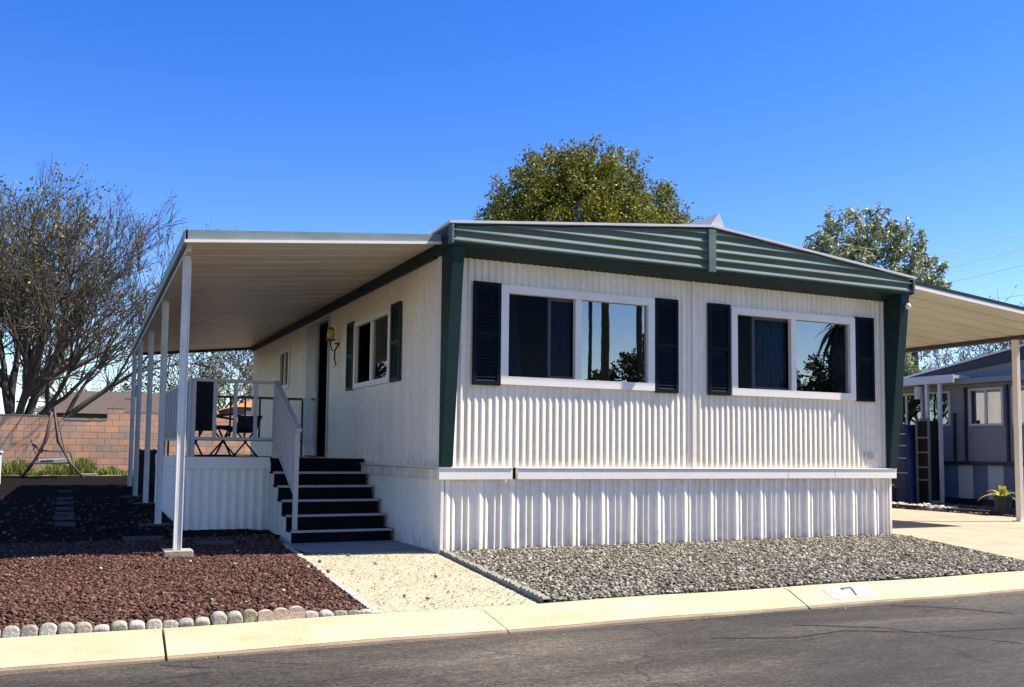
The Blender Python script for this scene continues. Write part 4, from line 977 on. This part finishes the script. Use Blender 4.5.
def bare_tree(name, label, x, y, z, h, seed, limbs, leafmat, nleaf, leafsize=.11, spread=.9, up=.5, maxlv=4, rt=.26, dirs=None, group='bare trees beyond the wall'):
    rr = random.Random(seed); S = []; tips = []
    t = thing(name, label, 'tree', (x,y,z), 0, group)
    base = Vector((x,y,z)); k = Vector((x+rr.uniform(-.1,.1),y,z+h*.13)); S.append((tuple(base),tuple(k),rt,rt*.85)); main = len(S)
    for i in range(limbs):
        az = 6.283*i/limbs+rr.uniform(-.3,.3); el = rr.uniform(.7,1.25); d = Vector((math.cos(az)*math.cos(el),math.sin(az)*math.cos(el),math.sin(el)))
        if dirs and i < len(dirs): d = Vector(dirs[i]).normalized()
        grow(S, tips, k, d, h*rr.uniform(.42,.52), rt*.55, 1, rr, spread, up, maxlv)
    big = [s for s in S if s[2] > .035]; tw = [s for s in S if s[2] <= .035]
    V, F = tubes_np(big); np_mesh('trunk', V, F, M['barkgrey'], t)
    if tw: V, F = tubes_np(tw); np_mesh('twigs', V, F, M['twig'], t)
    tp = np.array(tips); P = tp[nr.integers(0,len(tp),nleaf)]+nr.uniform(-.2,.2,(nleaf,3)); leaves_np(P, leafsize, leafmat, 'foliage', t)
    return t, len(S)
cnt = []
fan = [(.45,-.1,1.0),(.75,.1,.8),(.15,-.2,1.1),(-.2,.1,1.1),(-.55,.1,.9),(.9,-.2,.4),(.05,.3,1.2),(-.9,-.2,.5),(.6,.3,1.0),(.25,.4,1.0),(.3,-.4,.9)]
cnt.append(bare_tree('bare_tree', 'large bare fan shaped tree with sparse dry leaves above left block wall', -5.45,27,0, 9.6, 21, 11, M['leaf_dry'], 8000, .10, .78, .42, 5, .28, fan)[1])
cnt.append(bare_tree('bare_tree', 'yellow green half bare tree at the far left edge behind the wall', -8.6,28.5,0, 10.0, 5, 7, M['leaf_yellow'], 9000, .16, .9, .45, 4, .22)[1])
for i, (x, y, h, sd, lm, nl, lb) in enumerate([(2.6,46,8.5,31,M['leaf_dry'],2500,'grey bare tree seen under the patio cover left of the porch'), (7.6,50,8.5,44,M['leaf_dark'],9000,'bushy dull green tree seen under the patio cover beside the home wall'), (-2.6,44,7.5,52,M['leaf_dry'],2500,'pale bare tree seen above the brown roof behind the patio posts'),
        (4.8,44,7.0,63,M['leaf_yellow'],1500,'thin twiggy tree leaning behind the porch railing')]):
    cnt.append(bare_tree('bare_tree', lb, x, y, 0, h, sd, 6, lm, nl, .17, .95, .4, 3 if i != 1 else 4, .2)[1])
cnt.append(bare_tree('bare_tree', 'brown bare tree behind the roof of the blue grey home', 30,20,0, 8.2, 71, 7, M['leaf_dry'], 2500, .12, .95, .35, 4, .2)[1])
cnt.append(bare_tree('bare_tree', 'bare tree at right edge above the blue grey roof', 35,18,0, 8.0, 78, 6, M['leaf_dark'], 3500, .14, .95, .35, 4, .2)[1])

def leafy_tree(name, label, x, y, z, lobes, nleaf, size, m, droop=0, aspect=.5, rt=.25, seed=1, shell=.55, group=None, clump=.35, spray=.9):
    """lobes: (cx,cy,cz,rx,ry,rz); leaves gathered in clumps near the surface of lumpy lobes"""
    rr = random.Random(seed); t = thing(name, label, 'tree', (x,y,z), 0, group); S = []
    zc = min(l[2]-l[5]*.6 for l in lobes)
    S.append(((x,y,z),(x+.1,y,z+(zc-z)*.6),rt,rt*.8)); hub = Vector((x+.1,y,z+(zc-z)*.6))
    vol = np.array([l[3]*l[4]*l[5] for l in lobes])**.7; share = vol/vol.sum(); Ps = []
    for l, sh in zip(lobes, share):
        c = Vector(l[:3]); mid = hub.lerp(c,.5)+Vector((rr.uniform(-.3,.3),rr.uniform(-.3,.3),.2)); S.append((tuple(hub),tuple(mid),rt*.55,rt*.4)); S.append((tuple(mid),tuple(c),rt*.4,rt*.15))
        nc = max(20, int(nleaf*sh/60)); dirs = nr.normal(size=(nc,3)); dirs /= np.linalg.norm(dirs,axis=1)[:,None]
        lump = 1+.16*np.sin(dirs[:,0]*5+l[0])*np.sin(dirs[:,2]*6+l[1])+.10*np.sin(dirs[:,1]*9+dirs[:,0]*7)
        rad = (shell+(1-shell)*nr.random(nc)**.6)*lump*nr.uniform(.9,1.1,nc)
        C = np.array(l[:3])+dirs*np.array(l[3:])*rad[:,None]
        for q in C[::4]: S.append((tuple(np.array(c)*.4+q*.6),tuple(q),.02,.008))
        k = 60; ax = dirs*.75+np.array([[0,0,.45]])+nr.normal(0,.25,(nc,3)); ax /= np.linalg.norm(ax,axis=1)[:,None]; tt = nr.random((nc,k,1))**.8; off = ax[:,None]*(tt-.45)*spray*nr.uniform(.6,1.3,(nc,1,1))+np.clip(nr.normal(0,1,(nc,k,3)),-1.6,1.6)*clump*(1.05-.75*tt); Ps.append((C[:,None]+off).reshape(-1,3))
    V, F = tubes_np(S); np_mesh('trunk', V, F, M['bark'], t)
    P = np.concatenate(Ps); leaves_np(P, size, m, 'crown', t, droop, aspect); return t
leafy_tree('evergreen_tree', 'round dense olive green tree rising behind the home roof', 16,25,0,
    [(12.9,25,11.3,1.0,1.6,1.3),(13.9,25,12.4,.95,1.5,1.1),(15.1,25,12.9,.85,1.5,1.2),(16.3,24.8,13.1,.85,1.5,1.2),(17.6,24.6,12.6,.85,1.5,1.35),(16.0,24.6,11.3,2.5,2.2,1.6),(19.7,25,11.9,.75,1.2,1.25),(20.5,25,10.9,.7,1.2,1.0),(12.2,25.2,10.4,.8,1.4,1.0),(16.2,24.5,10.4,3.9,2.4,1.4),(19.6,25,10.2,1.4,1.6,1.2)],
    80000, .15, M['leaf_ficus'], 0, .55, .35, 3, .62, clump=.26, spray=1.0)
leafy_tree('pale_leaf_tree', 'pale drooping leaved tree behind the right end of the home', 24.6,17,0,
    [(22.5,17,9.2,.42,.6,1.05),(23.5,17,9.3,.5,.6,1.0),(24.4,17,9.75,.55,.6,1.05),(25.5,17,9.55,.52,.6,1.15),(26.6,17,9.1,.5,.6,1.15),(27.5,17,8.3,.55,.7,1.15),(28.2,17,7.4,.55,.8,1.1),(21.7,17,8.8,.4,.5,.7),(25.2,17.1,8.0,2.2,1.0,.9),(25.2,17.2,6.6,2.6,1.4,1.2),(25.2,17.2,5.2,2.2,1.4,1.5)],
    15000, .23, M['leaf_pale'], .4, .36, .2, 9, .30, clump=.15, spray=.75)
leafy_tree('dark_bush', 'dark green bush above the right end of the blue grey roof', 33,13.5,0,
    [(33,13.5,4.3,1.3,1.2,1.1),(34.5,14,4.8,1.4,1.2,1.2)], 5000, .22, M['leaf_dark'], .2, .45, .15, 12)
leafy_tree('green_shrub', 'leafy green shrub between the two homes behind the carport', 25,22,0,
    [(23.5,21,4.3,1.6,1.4,1.7),(26.0,21.5,4.8,1.8,1.5,1.8),(28.3,22,4.4,1.6,1.4,1.5)], 9000, .24, M['leaf_pale'], .2, .45, .15, 15)

# trees across the street: only their reflections show in the front windows
def palm(label, x, y, h, r, crown):
    t = thing('palm_tree', label, 'palm', (x,y,-.17), 0, 'palms across the street')
    MB().tube([(x,y,-.2),(x+.15,y,h*.4),(x+.05,y,h*.75),(x+.3,y,h)], [r*1.3,r,r*.95,r*.9], 10).build('trunk', M['barkgrey'], t, smooth=True)
    lf = MB(); rr = random.Random(int(x))
    for i in range(70):
        az = rr.uniform(0,6.283); leaf_blade(lf, (x+.3,y,h), az, crown*rr.uniform(.8,1.1), .22, rr.uniform(.5,1.5), rr.uniform(-.3,1.2))
    lf.build('fronds', M['leaf_dark'], t)
palm('tall thin palm reflected at the centre of the left front window', 20.0,-30,17,.20,2.6)
palm('tall palm reflected at the right side of the left front window', 22.0,-30,16,.15,2.6)
palm('tall grey palm reflected at the left of the left front pane', 19.15,-30,18,.09,2.2)
palm('shaggy palm reflected in the right front window', 35.6,-30,8.6,.6,2.0)
leafy_tree('street_tree', 'dark bushy tree reflected low in the left front window', 23.5,-31,-.17, [(22.4,-31,4.6,1.6,1.6,1.3),(24.4,-31,5.4,1.9,1.6,1.7),(20.6,-31,4.0,.9,1,.8)], 6000,.3, M['leaf_dark'],0,.5,.2,21, group='trees across the street')
leafy_tree('street_tree', 'dark tree reflected low in the right front window', 36,-31,-.17, [(35.4,-31,5.0,1.3,1.4,1.7),(37.5,-31,5.4,1.9,1.6,2.2),(33.2,-31,4.3,.3,.4,1.3),(34.0,-31,4.0,.3,.4,.9)], 6000,.3, M['leaf_dark'],0,.5,.2,22, group='trees across the street')

# ------------------------------------------------------------------ overhead wires
tips = [(13.4,15.75,'topmost'),(12.6,14.7,'second highest'),(11.7,13.65,'middle'),(10.4,11.7,'second lowest'),(9.9,11.1,'lowest')]
up_ = thing('utility_pole', 'wooden utility pole hidden behind the pale leaved tree', 'pole', (41.5,30,0))
MB().tube([(41.5,30,0),(41.5,30,13.5)], [.16,.11], 10).build('pole', M['bark'], up_); MB().bar((40.4,30,13.0),(42.6,30,13.0),.1,.12).build('crossarm', M['bark'], up_)
for za, zb, w in tips:
    P = []
    for i in range(25):
        q = i/24; x = 41.5+q*40; slope = (zb-za)/7.2; z = za-slope*2.6+slope*(x-41.5)-.25*math.sin(math.pi*q)
        P.append((x,30,z))
    tag(MB().tube(P, .022 if w in ('topmost','second highest','middle') else .016, 5).build('overhead_wire', M['wire']), '%s of the five overhead wires crossing the sky at right' % w, 'wire', 'overhead wires')

# ------------------------------------------------------------------ light, sky, camera
SUN = Vector((.68,-.225,1.0)).normalized(); el = math.asin(SUN.z)
sun = bpy.data.lights.new('sun', 'SUN'); sun.energy = 5.0; sun.angle = R(.53); sun.color = (1,.955,.87)
so = bpy.data.objects.new('sun', sun); COL.objects.link(so); so.rotation_euler = (-SUN).to_track_quat('-Z','Y').to_euler(); so.location = (10,-10,30)
w = bpy.data.worlds.new('World'); scn.world = w; w.use_nodes = True; N = w.node_tree.nodes; L = w.node_tree.links
sky = N.new('ShaderNodeTexSky'); sky.sky_type = 'NISHITA'; sky.sun_disc = False; sky.sun_elevation = el; sky.sun_rotation = math.atan2(SUN.x, SUN.y)
sky.altitude = 300; sky.air_density = 1.0; sky.dust_density = .3; sky.ozone_density = 2.5
hs = N.new('ShaderNodeHueSaturation'); hs.inputs['Saturation'].default_value = 1.40; hs.inputs['Hue'].default_value = .52; hs.inputs['Value'].default_value = 1.0
L.new(sky.outputs[0], hs.inputs['Color']); L.new(hs.outputs[0], N['Background'].inputs[0]); N['Background'].inputs[1].default_value = .108

cam = bpy.data.cameras.new('camera'); cam.sensor_width = 36; cam.sensor_fit = 'HORIZONTAL'; cam.lens = 944.32/1024*36; cam.shift_y = 40.5/1024; cam.clip_end = 4000; cam.clip_start = .05
co = bpy.data.objects.new('camera', cam); COL.objects.link(co)
RW = Matrix(((.90378784,.04015832,.42609255),(-.42784998,.0601664,.901845),(.01058012,-.99738022,.0715594)))
rt, dn, fw = RW.col[0], RW.col[1], RW.col[2]
m4 = Matrix.Identity(4)
for i in range(3): m4[i][0] = rt[i]; m4[i][1] = -dn[i]; m4[i][2] = -fw[i]
m4.translation = Vector((-3.90281333,-10.0989319,1.16269344)); co.matrix_world = m4
scn.camera = co
vs = scn.view_settings; vs.view_transform = 'Standard'; vs.look = 'None'; vs.exposure = 1.12; vs.gamma = 1; vs.use_curve_mapping = False
scn.cycles.max_bounces = 8
try: scn.cycles.use_denoising = True
except Exception: pass
print('branches', cnt)
